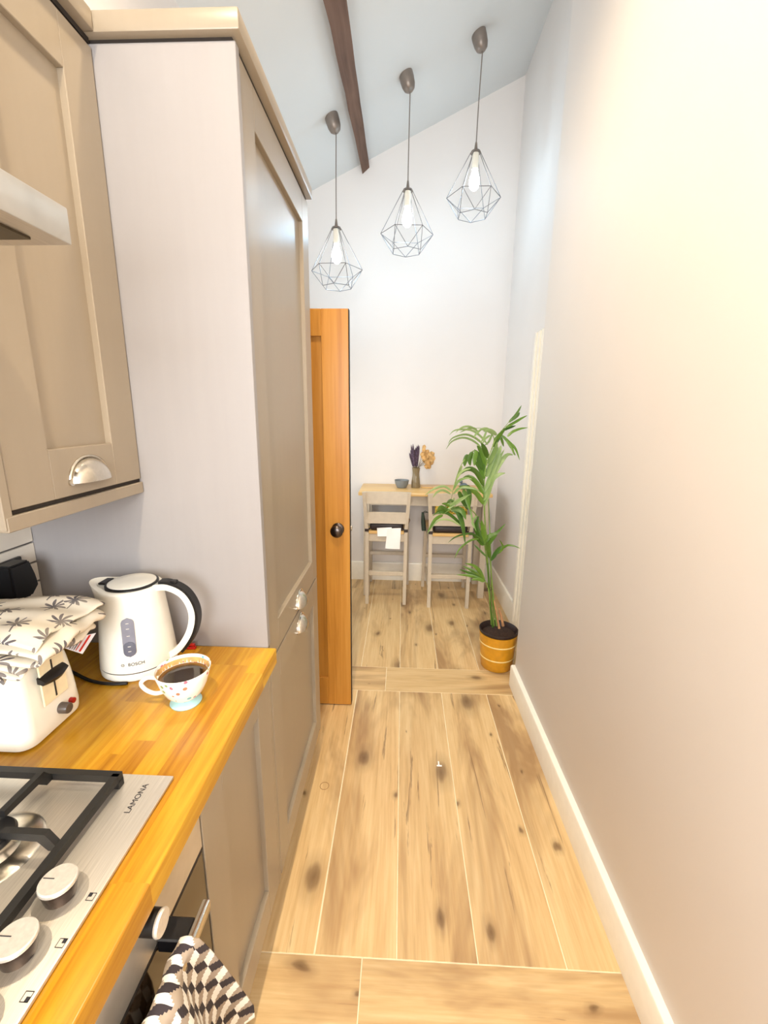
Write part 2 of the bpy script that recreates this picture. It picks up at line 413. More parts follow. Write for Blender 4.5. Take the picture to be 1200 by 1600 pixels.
# ------------------------------------------------------------------ gas hob
t = thing('gas_hob', 'stainless steel gas hob with black pan supports set in the worktop', 'hob', (-.62, .3, .91))
b = B(); box(b, -.868, -.3625, .0, .585, .9105, .9165, .0025, 2)
part('hob_plate', b, M['steel'], t)
def bar(b, p, q, w_=.011, h_=.012):
    p, q = Vector(p), Vector(q); d = (q-p); u = Vector((-d.y, d.x, 0)).normalized()*w_/2
    vs = []
    for e in (p, q):
        for s_ in (-1, 1):
            for z in (-h_/2, h_/2): vs.append(b.verts.new(e+u*s_+Vector((0, 0, z))))
    for f_ in ((0,1,3,2),(4,6,7,5),(0,4,5,1),(2,3,7,6),(0,2,6,4),(1,5,7,3)): b.faces.new([vs[i] for i in f_])
def pan_support(y0, y1):
    xa, xb = -.86, -.440
    b = B(); z = .934
    for p, q in (((xa, y0), (xb, y0)), ((xa, y1), (xb, y1))): bar(b, (p[0]-.006, p[1], z), (q[0]+.006, q[1], z))
    for p, q in (((xa, y0), (xa, y1)), ((xb, y0), (xb, y1))): bar(b, (p[0], p[1], z), (q[0], q[1], z))
    for x in (xa, xb):
        for y in (y0, y1): box(b, x-.006, x+.006, y-.006, y+.006, .9166, .93)
    fr_ = part('pan_support', b, M['iron'], t)
    yc = (y0+y1)/2
    for xc in (-.545, -.75):
        for dx, dy in ((1, 0), (-1, 0), (0, 1), (0, -1)):
            if dx: e = Vector((xb if xc > -.65 else xa, yc, 0)) if (dx > 0) == (xc > -.65) else None
            else: e = Vector((xc, y1 if dy > 0 else y0, 0))
            if e is None: continue
            c_ = Vector((xc, yc, 0)); u = (c_-e).normalized(); L = (c_-e).length
            b = B(); pr = [(0, -.004), (.018, .022), (L-.026, .022), (L-.026, .012), (.03, .010), (.017, -.004)]
            s_ = Vector((-u.y, u.x, 0))*.0045
            A = [b.verts.new(e+u*p+Vector((0, 0, z+h))+s_) for p, h in pr]; Bq = [b.verts.new(e+u*p+Vector((0, 0, z+h))-s_) for p, h in pr]
            b.faces.new(A); b.faces.new(Bq[::-1])
            for i in range(len(pr)): b.faces.new((A[i], Bq[i], Bq[(i+1)%len(pr)], A[(i+1)%len(pr)]))
            part('support_finger', b, M['iron'], fr_)
pan_support(.335, .560); pan_support(.03, .322)
for xc, yc, s_ in ((-.545, .4475, 1), (-.75, .4475, .8), (-.545, .176, .8), (-.75, .176, 1)):
    b = B(); lathe(b, [(.062*s_, .9166), (.058*s_, .919), (.036*s_, .921), (.030*s_, .928), (.029*s_, .935), (0, .935)], 36, (xc, yc, 0)); br = part('burner', b, M['nickel'], t)
    b = B(); lathe(b, [(.0315*s_, .9352), (.0335*s_, .939), (.031*s_, .943), (.015*s_, .9445), (0, .9447)], 36, (xc, yc, 0)); part('burner_cap', b, M['black'], br)
M['knobface'] = plain('brushed_aluminium', (226, 220, 210), .38, .55, .03, 200)
M['knobside'] = plain('dark_knob_side', (70, 62, 62), .25, 1)
for yc in (.400, .340, .28, .22):
    b = B(); lathe(b, [(.029, .9166), (.029, .9180), (0, .9180)], 32, (-.408, yc, 0)); kb = part('knob', b, M['steel'], t)
    b = B(); lathe(b, [(.0165, .918), (.0195, .934), (.0195, .938), (0, .938)], 32, (-.408, yc, 0)); part('knob_skirt', b, M['knobside'], kb)
    b = B(); lathe(b, [(.0205, .9381), (.021, .9395), (.0205, .942), (.019, .9432), (0, .9432)], 40, (-.408, yc, 0)); part('knob_cap', b, M['knobface'], kb)
    b = B(); box(b, -.426, -.412, yc-.0005, yc+.0005, .9433, .9436); part('pointer_line', b, M['greytxt'], kb)
for j, yc in enumerate((.401, .353, .307, .26)):
    b = B()
    x_, r_ = -.3705, .0045
    for a, c, e, f_ in ((-r_, r_, -r_, -r_+.0006), (-r_, r_, r_-.0006, r_), (-r_, -r_+.0006, -r_, r_), (r_-.0006, r_, -r_, r_)): box(b, x_+a, x_+c, yc+e, yc+f_, .9166, .9169)
    qx, qy = ((-1, 1), (-1, 1), (1, 1), (1, -1))[j]
    qx, qy = ((-1, 1), (1, 1), (1, -1), (-1, -1))[j]
    box(b, x_+min(0, qx*r_), x_+max(0, qx*r_), yc+min(0, qy*r_), yc+max(0, qy*r_), .9166, .9169)
    part('ring_symbol', b, M['greytxt'], t)
text_mesh('LAMONA', .0125, .0001, frame(Vector((-.3975, .540, .9167)), (0, 1, 0), (-1, 0, 0)), M['greytxt'], t)

# ------------------------------------------------------------------ oven
t = thing('built_in_oven', 'built-in oven with steel control panel and dark glass door', 'oven', (-.62, .3, .1))
b = B(); box(b, XL+.014, XF-.02, .008, .600, .14, .868); part('housing', b, M['gap'], t)
b = B(); box(b, XF-.0195, XF, .008, .599, .757, .866, .002); cpn = part('control_panel', b, M['steel'], t)
for yc in (.425, .175):
    R_ = Matrix.Rotation(PI/2, 3, 'Y')
    b = B(); lathe(b, [(.0155, .0002), (.0155, .028), (0, .028)], 32, (XF, yc, .844), R_); kb = part('knob', b, M['blackpl'], t)
    b = B(); lathe(b, [(.0155, .0282), (.0165, .031), (.0155, .034), (0, .034)], 32, (XF, yc, .844), R_); part('knob_cap', b, M['knobface'], kb)
M['darkglass'] = NT('dark_oven_glass').out(lin((52, 36, 22)), .08, 0, spec=.6)
b = B(); box(b, XF-.0195, XF-.001, .008, .599, .17, .750, .002); part('door', b, M['darkglass'], t)
b = B(); box(b, XF-.015, XF-.0005, .008, .599, .7505, .7565); part('door_gap', b, M['gap'], t)
b = B(); box(b, -.293, -.281, .075, .510, .748, .768, .003, 2); hd = part('handle', b, M['nickel'], t)
for y in (.10, .470):
    b = B(); box(b, XF-.0009, -.2932, y-.016, y+.016, .742, .766, .002); part('handle_bracket', b, M['black'], hd)

# tea towel with tumbling-block print, gathered over the oven handle
mt = [plain('towel_white', (240, 236, 226), .9), plain('towel_dark', (52, 44, 48), .9), plain('towel_grey', (166, 150, 132), .9)]
def rhomb(u, v, s):
    u, v = u/s, v/s
    best = None
    r3 = math.sqrt(3)
    for i in range(int(math.floor(u/r3))-1, int(math.floor(u/r3))+3):
        for j in range(int(math.floor(v/1.5))-1, int(math.floor(v/1.5))+3):
            cx_, cy_ = r3*(i+.5*(j % 2)), 1.5*j
            d_ = (u-cx_)**2+(v-cy_)**2
            if best is None or d_ < best[0]: best = (d_, u-cx_, v-cy_)
    a = math.degrees(math.atan2(best[2], best[1])) % 360
    if 30 <= a < 150: return 2
    return 1 if 150 <= a < 270 else 0
nu, nv = 110, 200
def drape(nu, nv, L1=.34, L2=.28):
    rows = []
    for j in range(nv+1):
        s_ = -L1 + (L1+L2)*j/nv          # <0 front, >0 back
        d_ = abs(s_); e = min(1, max(0, (d_-.012)/.30))
        row = []
        for i in range(nu+1):
            a = i/nu*2-1
            if s_ < 0:
                yc = .375+.055*e; hw = .078+.030*e**.7
                x = -.2755+.016*e + (.007+.012*e)*math.sin(a*6.5+.6) + .005*math.sin(a*13)*e
            else:
                yc = .375; hw = .078+.010*e**.7
                x = -.301-.018*min(1, e*3) + (.004)*math.sin(a*7)
            z = .772 - max(0, d_-.012)
            if d_ < .016:
                q = (s_+.016)/.032; x = -.2755+(-.301+.2755)*q + .005*math.sin(a*6.5+.6)*(1-q); z = .772+.006*math.sin(q*PI)+.002*math.sin(a*9)
            row.append((x, yc+hw*a*(1-.1*math.sin(a*5)*e), z))
        rows.append(row)
    return rows
b = B(); V_ = grid(b, drape(nu, nv)); b.faces.ensure_lookup_table()
for k_, f_ in enumerate(b.faces):
    j, i = divmod(k_, nu); f_.material_index = rhomb(i/nu*.30, j/nv*.62, .023)
bmesh.ops.recalc_face_normals(b, faces=b.faces)
tw = part('tea_towel', b, mt, sm=180, norm=False); tag(tw, 'cotton tea towel with cube pattern hanging on the oven handle', 'tea towel')
md = tw.modifiers.new('thickness', 'SOLIDIFY'); md.thickness = .0016; md.offset = 0

# ------------------------------------------------------------------ kettle
KX, KY, KZ = -.612, .908, .9105
t = thing('electric_kettle', 'cream white plastic electric kettle with water gauge and black trim', 'kettle', (KX, KY, KZ))
b = B(); lathe(b, [(0, 0), (.076, 0), (.080, .004), (.081, .016), (.080, .0195), (0, .0195)], 48, (KX, KY, KZ)); part('base', b, M['white'], t)
b = B(); lathe(b, [(.0795, .0196), (.0795, .0222), (0, .0222)], 48, (KX, KY, KZ)); part('base_ring', b, plain('dark_ring', (60, 52, 50), .4), t)
def krad(z): return .0805-.0165*((z-.022)/.178)**1.15
def spout(a, z):                       # extra radius towards -x near the rim
    q = math.cos(a-PI); k_ = max(0, (z-.11)/.095)
    return .030*k_**1.8*max(0, q)**9
b = B(); rows = []; n = 64
zs = [.0223, .03, .05, .08, .11, .13, .15, .165, .18, .19, .197, .200]
for z in zs:
    rows.append([(KX+(krad(z)+spout(k*2*PI/n, z))*math.cos(k*2*PI/n), KY+(krad(z)+spout(k*2*PI/n, z))*math.sin(k*2*PI/n), KZ+z+.010*max(0, math.cos(k*2*PI/n-PI))**8*(z/.2)**6) for k in range(n)])
for ins, z in ((.004, .203), (.010, .203), (.012, .200)):
    rows.append([(KX+(krad(.2)-ins+spout(k*2*PI/n, .2)*.8)*math.cos(k*2*PI/n), KY+(krad(.2)-ins+spout(k*2*PI/n, .2)*.8)*math.sin(k*2*PI/n), KZ+z) for k in range(n)])
V_ = grid(b, rows, True); b.faces.new(V_[-1]); b.faces.new(V_[0][::-1]); part('body', b, M['white'], t, 50)
b = B(); lathe(b, [(.0545, .2005), (.0545, .2065), (.0505, .208), (.0505, .2045), (0, .2045)], 48, (KX+.004, KY, KZ)); part('lid_ring', b, M['blackpl'], t, 50)
b = B(); box(b, KX-.066, KX-.048, KY-.017, KY+.017, KZ+.2031, KZ+.2085, .002); part('spout_flap', b, M['blackpl'], t)
b = B(); lathe(b, [(.050, .2046), (.0495, .2085), (.044, .211), (.02, .2125), (0, .2128)], 48, (KX+.004, KY, KZ)); part('lid', b, M['white'], t, 50)
# handle: flattened tube, white outside face and dark grip
hp = smooth_path([(KX+.058, KY, KZ+.196), (KX+.088, KY, KZ+.198), (KX+.122, KY, KZ+.180), (KX+.139, KY, KZ+.140), (KX+.131, KY, KZ+.095), (KX+.104, KY, KZ+.052), (KX+.076, KY, KZ+.030)], 6)
def strip(path, hw, t0, t1, yo):
    b = B(); rows = []
    for i, p in enumerate(path):
        q = path[min(i+1, len(path)-1)]-path[max(i-1, 0)]; q.normalize(); nrm = Vector((q.z, 0, -q.x))
        if nrm.x < 0 and i < len(path)*.3: pass
        rows.append([p+nrm*t0+Vector((0, yo-hw, 0)), p+nrm*t0+Vector((0, yo+hw, 0)), p+nrm*t1+Vector((0, yo+hw, 0)), p+nrm*t1+Vector((0, yo-hw, 0))])
    V = grid(b, rows, True); b.faces.new(V[0]); b.faces.new(V[-1][::-1])
    bmesh.ops.bevel(b, geom=[e for e in b.edges if not any(f.normal.length == 0 for f in e.link_faces) and abs((e.verts[0].co-e.verts[1].co).y) < 1e-6], offset=.002, segments=2, affect='EDGES')
    return b
sgn = 1
part('handle', strip(hp, .0115, -.008, .006, 0), M['white'], t, 50)
part('handle_grip', strip(hp[3:-5], .0105, -.0145, -.0082, 0), M['blackpl'], t, 50)
b = B(); box(b, KX+.094, KX+.108, KY-.008, KY+.008, KZ+.206, KZ+.213, .002); part('switch', b, M['blackpl'], t)
# water gauge facing the room, bent to the body
ga = math.radians(-69)
def on_body(da, z, off): 
    r = krad(z)+off; a = ga+da; return (KX+r*math.cos(a), KY+r*math.sin(a), KZ+z)
def gauge(off, hw, z0, z1, name, mat, parent):
    b = B(); outline = []
    for k in range(13): outline.append((hw*math.cos(PI-k*PI/12), z1-hw+hw*math.sin(k*PI/12)))
    for k in range(13): outline.append((hw*math.cos(-k*PI/12), z0+hw-hw*math.sin(k*PI/12)))
    rows = []
    zz = [z0+(z1-z0)*i/20 for i in range(21)]
    for z in zz:
        d1 = z-(z0+hw); d2 = z-(z1-hw)
        wz = hw if d1 >= 0 and d2 <= 0 else math.sqrt(max(0, hw*hw-(d1*d1 if d1 < 0 else d2*d2)))
        wz = max(wz, .0006)
        rows.append([on_body((-1+2*i/8)*wz/krad(z), z, off) for i in range(9)])
    V = grid(b, rows)
    bmesh.ops.recalc_face_normals(b, faces=b.faces); bmesh.ops.solidify(b, geom=b.faces[:], thickness=.0008)
    return part(name, b, mat, parent, 60)
gg = gauge(.0012, .0125, .062, .150, 'water_gauge', plain('grey_clear_plastic', (138, 138, 150), .12), t)
gauge(.0024, .0115, .063, .097, 'water_level', plain('grey_water', (100, 102, 116), .1), gg)
for k, z in enumerate((.075, .086, .11, .126, .138)):
    b = B(); p = on_body(0, z, .0036); tq = Vector((-math.sin(ga), math.cos(ga), 0))
    for s_ in (-1,):
        v = [b.verts.new(Vector(p)+tq*a_+Vector((0, 0, c_))) for a_, c_ in ((-.003, 0), (.003, 0), (.003, .0011), (-.003, .0011))]; b.faces.new(v)
    part('level_mark', b, M['white'], gg)
ta = ga+.12
def kbend(p):
    z = .0435+p.y; rr_ = krad(z)+.0005+p.z*.5; a = ta+p.x/krad(z)
    return Vector((KX+rr_*math.cos(a), KY+rr_*math.sin(a), KZ+z))
text_mesh('BOSCH', .0100, .0010, None, M['greytxt'], t, bend=kbend)
ta = ga-.22; tp = Vector((KX+(krad(.045)+.0006)*math.cos(ta), KY+(krad(.045)+.0006)*math.sin(ta), KZ+.0435))
b = B(); tube(b, [tp+Vector((-math.sin(ta), math.cos(ta), 0))*(.0032*math.cos(q*PI/8))+Vector((0, 0, .0032*math.sin(q*PI/8))) for q in range(16)], .0004, 4, closed=True)
for s_ in (-1, 1): tube(b, [tp+Vector((-math.sin(ta), math.cos(ta), 0))*.0012*s_+Vector((0, 0, .002*e)) for e in (-1, 1)], .0004, 4)
part('logo', b, M['greytxt'], t)
# cable of the kettle
b = B(); tube(b, smooth_path([(KX+.02, KY-.084, .9145), (KX-.02, KY-.088, .9145), (KX-.07, KY-.078, .9145), (KX-.13, KY-.05, .9145), (KX-.2, KY-.02, .9145), (KX-.27, KY+.01, .9145)], 6), .0035, 8)
tag(part('power_cable', b, M['blackpl']), 'black power cable lying on the worktop behind the kettle', 'cable')
# red clip against the side panel
t = thing('red_clip', 'small red plastic clip on the worktop behind the kettle handle', 'clip', (-.530, .982, .9105))
b = B(); box(b, -.548, -.512, .974, .984, .9105, .9165, .001); part('lower_jaw', b, M['red'], t)
b = B(); box(b, -.546, -.514, .975, .983, .9185, .9245, .001); part('upper_jaw', b, M['red'], t)
b = B(); box(b, -.520, -.514, .976, .982, .9163, .9187); part('hinge', b, M['red'], t)

# ------------------------------------------------------------------ cup of coffee
CX, CY, CZ = -.437, .776, .9105
t = thing('coffee_cup', 'floral white teacup of black coffee with pale blue foot', 'cup', (CX, CY, CZ))
tq = NT('floral_glaze'); v = tq.obj(); vo = tq.n('TexVoronoi', Vector=v, Scale=78.0, Randomness=1.0)
mk = tq.math('LESS_THAN', vo.outputs['Distance'], .33)
rc = tq.n('SeparateXYZ', i0=vo.outputs['Color']).outputs
fc = tq.ramp(rc[0], [(0, (190, 110, 130)), (.35, (140, 170, 110)), (.6, (120, 190, 205)), (.8, (180, 130, 100))], 'CONSTANT')
mk = tq.math('MULTIPLY', mk, tq.math('GREATER_THAN', rc[1], .35))
M['floral'] = tq.out(tq.mix(mk, lin((248, 245, 238)), fc), .12)
M['china'] = plain('white_china', (248, 245, 238), .12, var=.01, bstr=0)
b = B()
outer = [(.017, .011), (.026, .016), (.036, .027), (.0445, .045), (.0495, .062), (.0535, .0775)]
inner = [(.0520, .0785), (.0480, .062), (.043, .045), (.034, .028), (.02, .018), (0, .017)]
lathe(b, outer+[(.0532, .0788)]+inner, 48, (CX, CY, CZ)); part('bowl', b, M['floral'], t, 50)
b = B(); lathe(b, [(0, .0), (.030, .0), (.031, .003), (.026, .007), (.0175, .0112), (0, .0112)], 40, (CX, CY, CZ)); part('foot', b, plain('pale_blue_glaze', (178, 222, 222), .12), t, 50)
tq = NT('black_coffee'); d = tq.n('VectorMath', {'operation': 'LENGTH'}, i0=tq.obj((1, 1, 0))).outputs[1]
M['coffee'] = tq.out(tq.ramp(d, [(.0, (40, 26, 14)), (.035, (44, 30, 16)), (.044, (120, 84, 40))]), .06)
b = B(); lathe(b, [(.0468, .0618), (0, .0618)], 40, (CX, CY, CZ)); part('coffee', b, M['coffee'], t)
b = B(); lathe(b, [(.0484, .0620), (.0506, .0725), (.0504, .0725), (.0480, .0620)], 40, (CX, CY, CZ)); part('coffee_stain', b, plain('tan_coffee_stain', (212, 170, 106), .3, var=.1, vs=60), t)
ang = math.radians(197); ux = Vector((math.cos(ang), math.sin(ang), 0))
hc = Vector((CX, CY, CZ))
b = B(); tube(b, smooth_path([hc+ux*.047+Vector((0,0,.062)), hc+ux*.066+Vector((0,0,.066)), hc+ux*.079+Vector((0,0,.056)), hc+ux*.072+Vector((0,0,.040)), hc+ux*.056+Vector((0,0,.029)), hc+ux*.040+Vector((0,0,.030))], 6), .0042, 10); part('handle', b, M['china'], t, 80)

# ------------------------------------------------------------------ toaster
t = thing('toaster', 'cream white toaster with black lever beside the kettle', 'toaster', (-.78, .69, .9105))
TX0, TX1, TY0, TY1 = -.895, -.637, .618, .760
def rsec(z):                                   # rounded rectangle in plan, drawing in with height
    k_ = (z-.9105)/.175; ins = .004*(1-min(1, k_*12)) + .010*k_**3 + (.012*max(0, (k_-.9)/.1)**2)
    x0_, x1_, y0_, y1_ = TX0+ins*2, TX1-ins-.008*k_, TY0+ins+.004*k_, TY1-ins-.004*k_
    r = .024; out = []
    for cx_, cy_, a0 in ((x1_-r, y1_-r, 0), (x0_+r, y1_-r, 90), (x0_+r, y0_+r, 180), (x1_-r, y0_+r, 270)):
        for q in range(7):
            a = math.radians(a0+q*15); out.append((cx_+r*math.cos(a), cy_+r*math.sin(a), z))
    return out
b = B(); V_ = grid(b, [rsec(z) for z in (.9145, .920, .935, .97, 1.0, 1.03, 1.055, 1.068, 1.076, 1.081, 1.0845)], True); b.faces.new(V_[-1]); b.faces.new(V_[0][::-1]); part('body', b, M['white'], t, 60)
b = B(); box(b, TX0+.02, TX1-.02, TY0+.014, TY1-.014, .9105, .9144); part('foot', b, M['blackpl'], t)
b = B(); box(b, -.636, -.6325, .660, .718, .975, 1.062, .0015); part('lever_channel', b, plain('cream_plastic', (240, 226, 190), .3), t)
b = B(); box(b, -.6324, -.6315, .6865, .6895, .981, 1.055); part('lever_slot', b, M['gap'], t)
b = B(); rows = []
for k in range(9):
    q = k/8; yy = .657+.056*q; hw = .003+.0035*math.sin(q*PI); ln = .004+.007*math.sin(q*PI)
    rows.append([(-.636, yy, 1.026-hw*.6), (-.640+ln+.010, yy, 1.023-hw*.6), (-.637+ln+.012, yy, 1.027), (-.640+ln+.008, yy, 1.031+hw*.5), (-.636, yy, 1.034+hw*.5)])
V_ = grid(b, rows, True); b.faces.new(V_[0]); b.faces.new(V_[-1][::-1]); part('lever', b, M['blackpl'], t, 60)
R_ = Matrix.Rotation(PI/2, 3, 'Y')
b = B(); lathe(b, [(.0105, -.002), (.0100, .014), (.009, .0155), (0, .0155)], 24, (-.638, .700, .945), R_); kb = part('browning_knob', b, plain('grey_knob', (84, 74, 66), .3), t)
b = B(); lathe(b, [(.0055, -.002), (.0052, .007), (0, .0078)], 20, (-.638, .7235, .9445), R_); part('stop_button', b, M['red'], t)
text_mesh('BOSCH', .0125, .0004, frame(Vector((-.696, TY0+.0062, .9395)), (1, 0, 0), (0, 0, 1)), M['greytxt'], t)

# folded cloth with palm print lying over the toaster
tq = NT('palm_print_cotton'); uv = tq.n('UVMap').outputs[0]
def palms(sc, off, R0):
    v = tq.n('Mapping', Vector=uv, Scale=(sc, sc, 1), Location=off).outputs[0]
    vo = tq.n('TexVoronoi', {'voronoi_dimensions': '2D'}, Vector=v, Scale=1.0, Randomness=.75)
    dv = tq.n('SeparateXYZ', i0=tq.n('VectorMath', {'operation': 'SUBTRACT'}, i0=v, i1=vo.outputs['Position']).outputs[0]).outputs
    th = tq.math('ARCTAN2', dv[1], dv[0]); r = vo.outputs['Distance']
    sp_ = tq.math('ABSOLUTE', tq.math('SINE', tq.math('ADD', tq.math('MULTIPLY', th, 4.5), tq.math('MULTIPLY', r, 3.0))))
    lim = tq.math('MULTIPLY', R0, tq.math('ADD', .18, tq.math('MULTIPLY', tq.math('POWER', sp_, 1.6), .82)))
    up_ = tq.math('GREATER_THAN', tq.math('ADD', dv[1], .16), 0)
    leaf = tq.math('MULTIPLY', tq.math('LESS_THAN', r, lim), up_)
    trunk = tq.math('MULTIPLY', tq.math('LESS_THAN', tq.math('ABSOLUTE', tq.math('ADD', dv[0], tq.math('MULTIPLY', dv[1], .25))), .025), tq.math('MULTIPLY', tq.math('LESS_THAN', dv[1], 0), tq.math('GREATER_THAN', dv[1], -.42)))
    return tq.math('MAXIMUM', leaf, trunk)
pm = palms(17, (.3, .2, 0), .42)
pcol = tq.ramp(tq.noise(uv, 40, 2), [(.35, (96, 92, 96)), (.65, (150, 140, 128))])
M['palmcloth'] = tq.out(tq.mix(pm, lin((232, 222, 202)), pcol), .9, spec=.2)
t = thing('folded_cloth', 'folded cream cloth with grey palm print lying on the toaster', 'cloth', (-.70, .69, 1.086))
def fold(path, y0, y1, thick, seed, name):
    """a folded layer: profile in x-z swept along y with soft waves"""
    pth = smooth_path([(p[0], 0, p[1]) for p in path], 8); n_ = 26
    rr = random.Random(seed); a1, a2, a3 = rr.uniform(0, 6), rr.uniform(0, 6), rr.uniform(0, 6)
    b = B(); rows = []; L = 0; us = []
    for i, p in enumerate(pth):
        if i: L += (p-pth[i-1]).length
        us.append(L); row = []
        for k in range(n_+1):
            q = k/n_; yy = y0+(y1-y0)*q
            edge = min(1, min(q, 1-q)*9)
            dz = .0035*math.sin(q*9+a1+L*14)+.003*math.sin(q*17+a2-L*20)
            dx = .007*math.sin(q*5+a3)
            row.append((p.x+dx*(1 if p.x > -.66 else .3), yy+.006*math.sin(L*22+a2), p.z+dz*.7-(1-edge)*.004))
        rows.append(row)
    V = grid(b, rows); uvl = b.loops.layers.uv.new('UVMap'); idx = {}
    for i, r in enumerate(V):
        for k, v in enumerate(r): idx[v] = (us[i], y0+(y1-y0)*k/n_)
    for f_ in b.faces:
        for lp in f_.loops: lp[uvl].uv = idx[lp.vert]
    o = part(name, b, M['palmcloth'], t, 180, norm=True)
    md = o.modifiers.new('thickness', 'SOLIDIFY'); md.thickness = thick; md.offset = 0
    return o
fold([(-.88, 1.086), (-.76, 1.088), (-.66, 1.088), (-.612, 1.080), (-.598, 1.085), (-.612, 1.093), (-.66, 1.097), (-.76, 1.098), (-.88, 1.098)], .604, .770, .004, 1, 'cloth_layer')
fold([(-.88, 1.106), (-.76, 1.108), (-.66, 1.104), (-.595, 1.098), (-.578, 1.106), (-.595, 1.115), (-.65, 1.120), (-.76, 1.122), (-.88, 1.120)], .607, .776, .004, 2, 'cloth_layer')
fold([(-.88, 1.128), (-.78, 1.134), (-.70, 1.137), (-.64, 1.134), (-.600, 1.127), (-.590, 1.122)], .612, .782, .004, 3, 'cloth_layer')
fold([(-.88, 1.089), (-.80, 1.089), (-.72, 1.089), (-.68, 1.088), (-.652, 1.084), (-.638, 1.070)], .598, .662, .004, 4, 'cloth_flap')
b = B(); rows = []
lp_ = [Vector((-.612, .668, 1.084)), Vector((-.555, .690, 1.098)), Vector((-.545, .680, 1.068)), Vector((-.600, .655, 1.052))]
tgp = at(98, 1002, .665), at(150, 985, .70), at(128, 1022, .69), at(92, 1012, .655)
tgp = [at(99, 1000, .71), at(150, 989, .735), at(129, 1022, .73), at(92, 1010, .70)]
vs = [b.verts.new(p) for p in tgp]; b.faces.new(vs)
bmesh.ops.solidify(b, geom=b.faces[:], thickness=.0006)
lb = part('care_label', b, plain('white_label', (244, 240, 240), .6), t)
lb['label'] = 'white care label with red stripes'
a0, a1, a2, a3 = tgp
nrm = (a1-a0).cross(a3-a0).normalized()
if nrm.y > 0: nrm = -nrm
def on_tag(u, v): return (a0*(1-u)+a1*u)*(1-v)+(a3*(1-u)+a2*u)*v + nrm*.0012
for u0, u1, mm in ((.80, .88, M['red']), (.66, .70, M['red']), (.58, .61, M['greytxt']), (.50, .52, M['greytxt']), (.40, .44, M['greytxt'])):
    b = B(); v = [b.verts.new(p) for p in (on_tag(u0, .06), on_tag(u1, .06), on_tag(u1, .94), on_tag(u0, .94))]; b.faces.new(v); part('label_print', b, mm, lb)

# plug in the wall socket above the worktop
t = thing('wall_socket', 'wall socket with a black plug on the tiles beside the side panel', 'socket', (XL+.0125, .88, 1.06))
b = B(); box(b, XL+.0127, XL+.022, .80, .945, 1.075, 1.160, .003, 2); part('socket_plate', b, M['black'], t)
b = B(); prism(b, [(.868, 1.080), (.915, 1.074), (.936, 1.094), (.934, 1.112), (.924, 1.122), (.922, 1.160), (.868, 1.160)], 'x', XL+.0222, XL+.062)
bmesh.ops.bevel(b, geom=b.edges[:], offset=.004, segments=2, affect='EDGES'); part('plug', b, M['blackpl'], t)
b = B(); tube(b, smooth_path([(XL+.045, .905, 1.078), (XL+.048, .90, 1.04), (XL+.05, .885, .97), (XL+.05, .87, .916)], 6), .0035, 8); part('plug_cord', b, M['blackpl'], t)

# ------------------------------------------------------------------ inner door, standing open
DY = 1.990
t = thing('door_1', '', '', (-.575, DY+.02, .004)); del t['label']; del t['category']; t['kind'] = 'structure'
t['label'] = 'honey oak panelled door with dark knob, open beside the tall cabinet'
x0, x1, z1 = -.905, -.241, 1.926
sw_ = .118
def dpart(nm, a, c, e, f_, y0=DY, y1=DY+.040, bev=.0015):
    bb = B(); box(bb, a, c, y0, y1, e, f_, bev); return part(nm, bb, M['oakdoor'], t)
dpart('stile', x1-sw_, x1, .006, z1); dpart('stile', x0, x0+sw_, .006, z1)
dpart('rail', x0+sw_, x1-sw_, z1-.11, z1); dpart('rail', x0+sw_, x1-sw_, .006, .16)
dpart('panel', x0+sw_-.004, x1-sw_+.004, .156, z1-.106, DY+.012, DY+.028, 0)
b = B(); box(b, x1+.0001, x1+.002, DY+.002, DY+.038, .006, z1); part('edge_strip', b, M['gap'], t)
R_ = Matrix.Rotation(PI/2, 3, 'X')
M['darkmetal'] = plain('dark_pewter', (92, 84, 80), .28, 1, .05)
b = B(); lathe(b, [(.030, 0), (.030, .003), (.026, .006), (.011, .009), (.010, .022), (.017, .030), (.0285, .040), (.030, .048), (.026, .056), (.014, .061), (0, .062)], 32, (-.297, DY-.0001, .956), R_); part('door_knob', b, M['darkmetal'], t, 60)
b = B(); lathe(b, [(.030, 0), (.030, .003), (.011, .009), (.010, .022), (.0285, .040), (.030, .048), (.014, .061), (0, .062)], 32, (-.297, DY+.0401, .956), Matrix.Rotation(-PI/2, 3, 'X')); part('door_knob', b, M['darkmetal'], t, 60)
b = B(); box(b, x1+.0021, x1+.010, DY+.014, DY+.026, .945, .967, .001); part('latch', b, M['nickel'], t)

# ------------------------------------------------------------------ exposed beam
b = B(); rows = []; rr = random.Random(5)
for k in range(41):
    y = YB+(3.768-YB)*k/40; q = (y-2.3)/1.47
    j = lambda s=.004: rr.uniform(-s, s)
    xl, xr = -.375+.039*max(0, q)+j(.003), -.281-.006*max(0, q)+j(.002)
    zl, zr = 3.222+.025*max(0, min(1, q))+j(.002), 3.250+.038*max(0, min(1, q))+j(.002)
    rows.append([(xl, y, zl), (xr, y, zr), (xr-.02, y, zc(xr-.02)+.01), (xl-.012, y, zc(xl-.012)+.01)])
V_ = grid(b, rows, True); b.faces.new(V_[0]); b.faces.new(V_[-1][::-1])
bm_ = part('ceiling_beam', b, M['beam'], sm=30); tag(bm_, 'dark brown timber beam running along the sloping ceiling', 'beam')

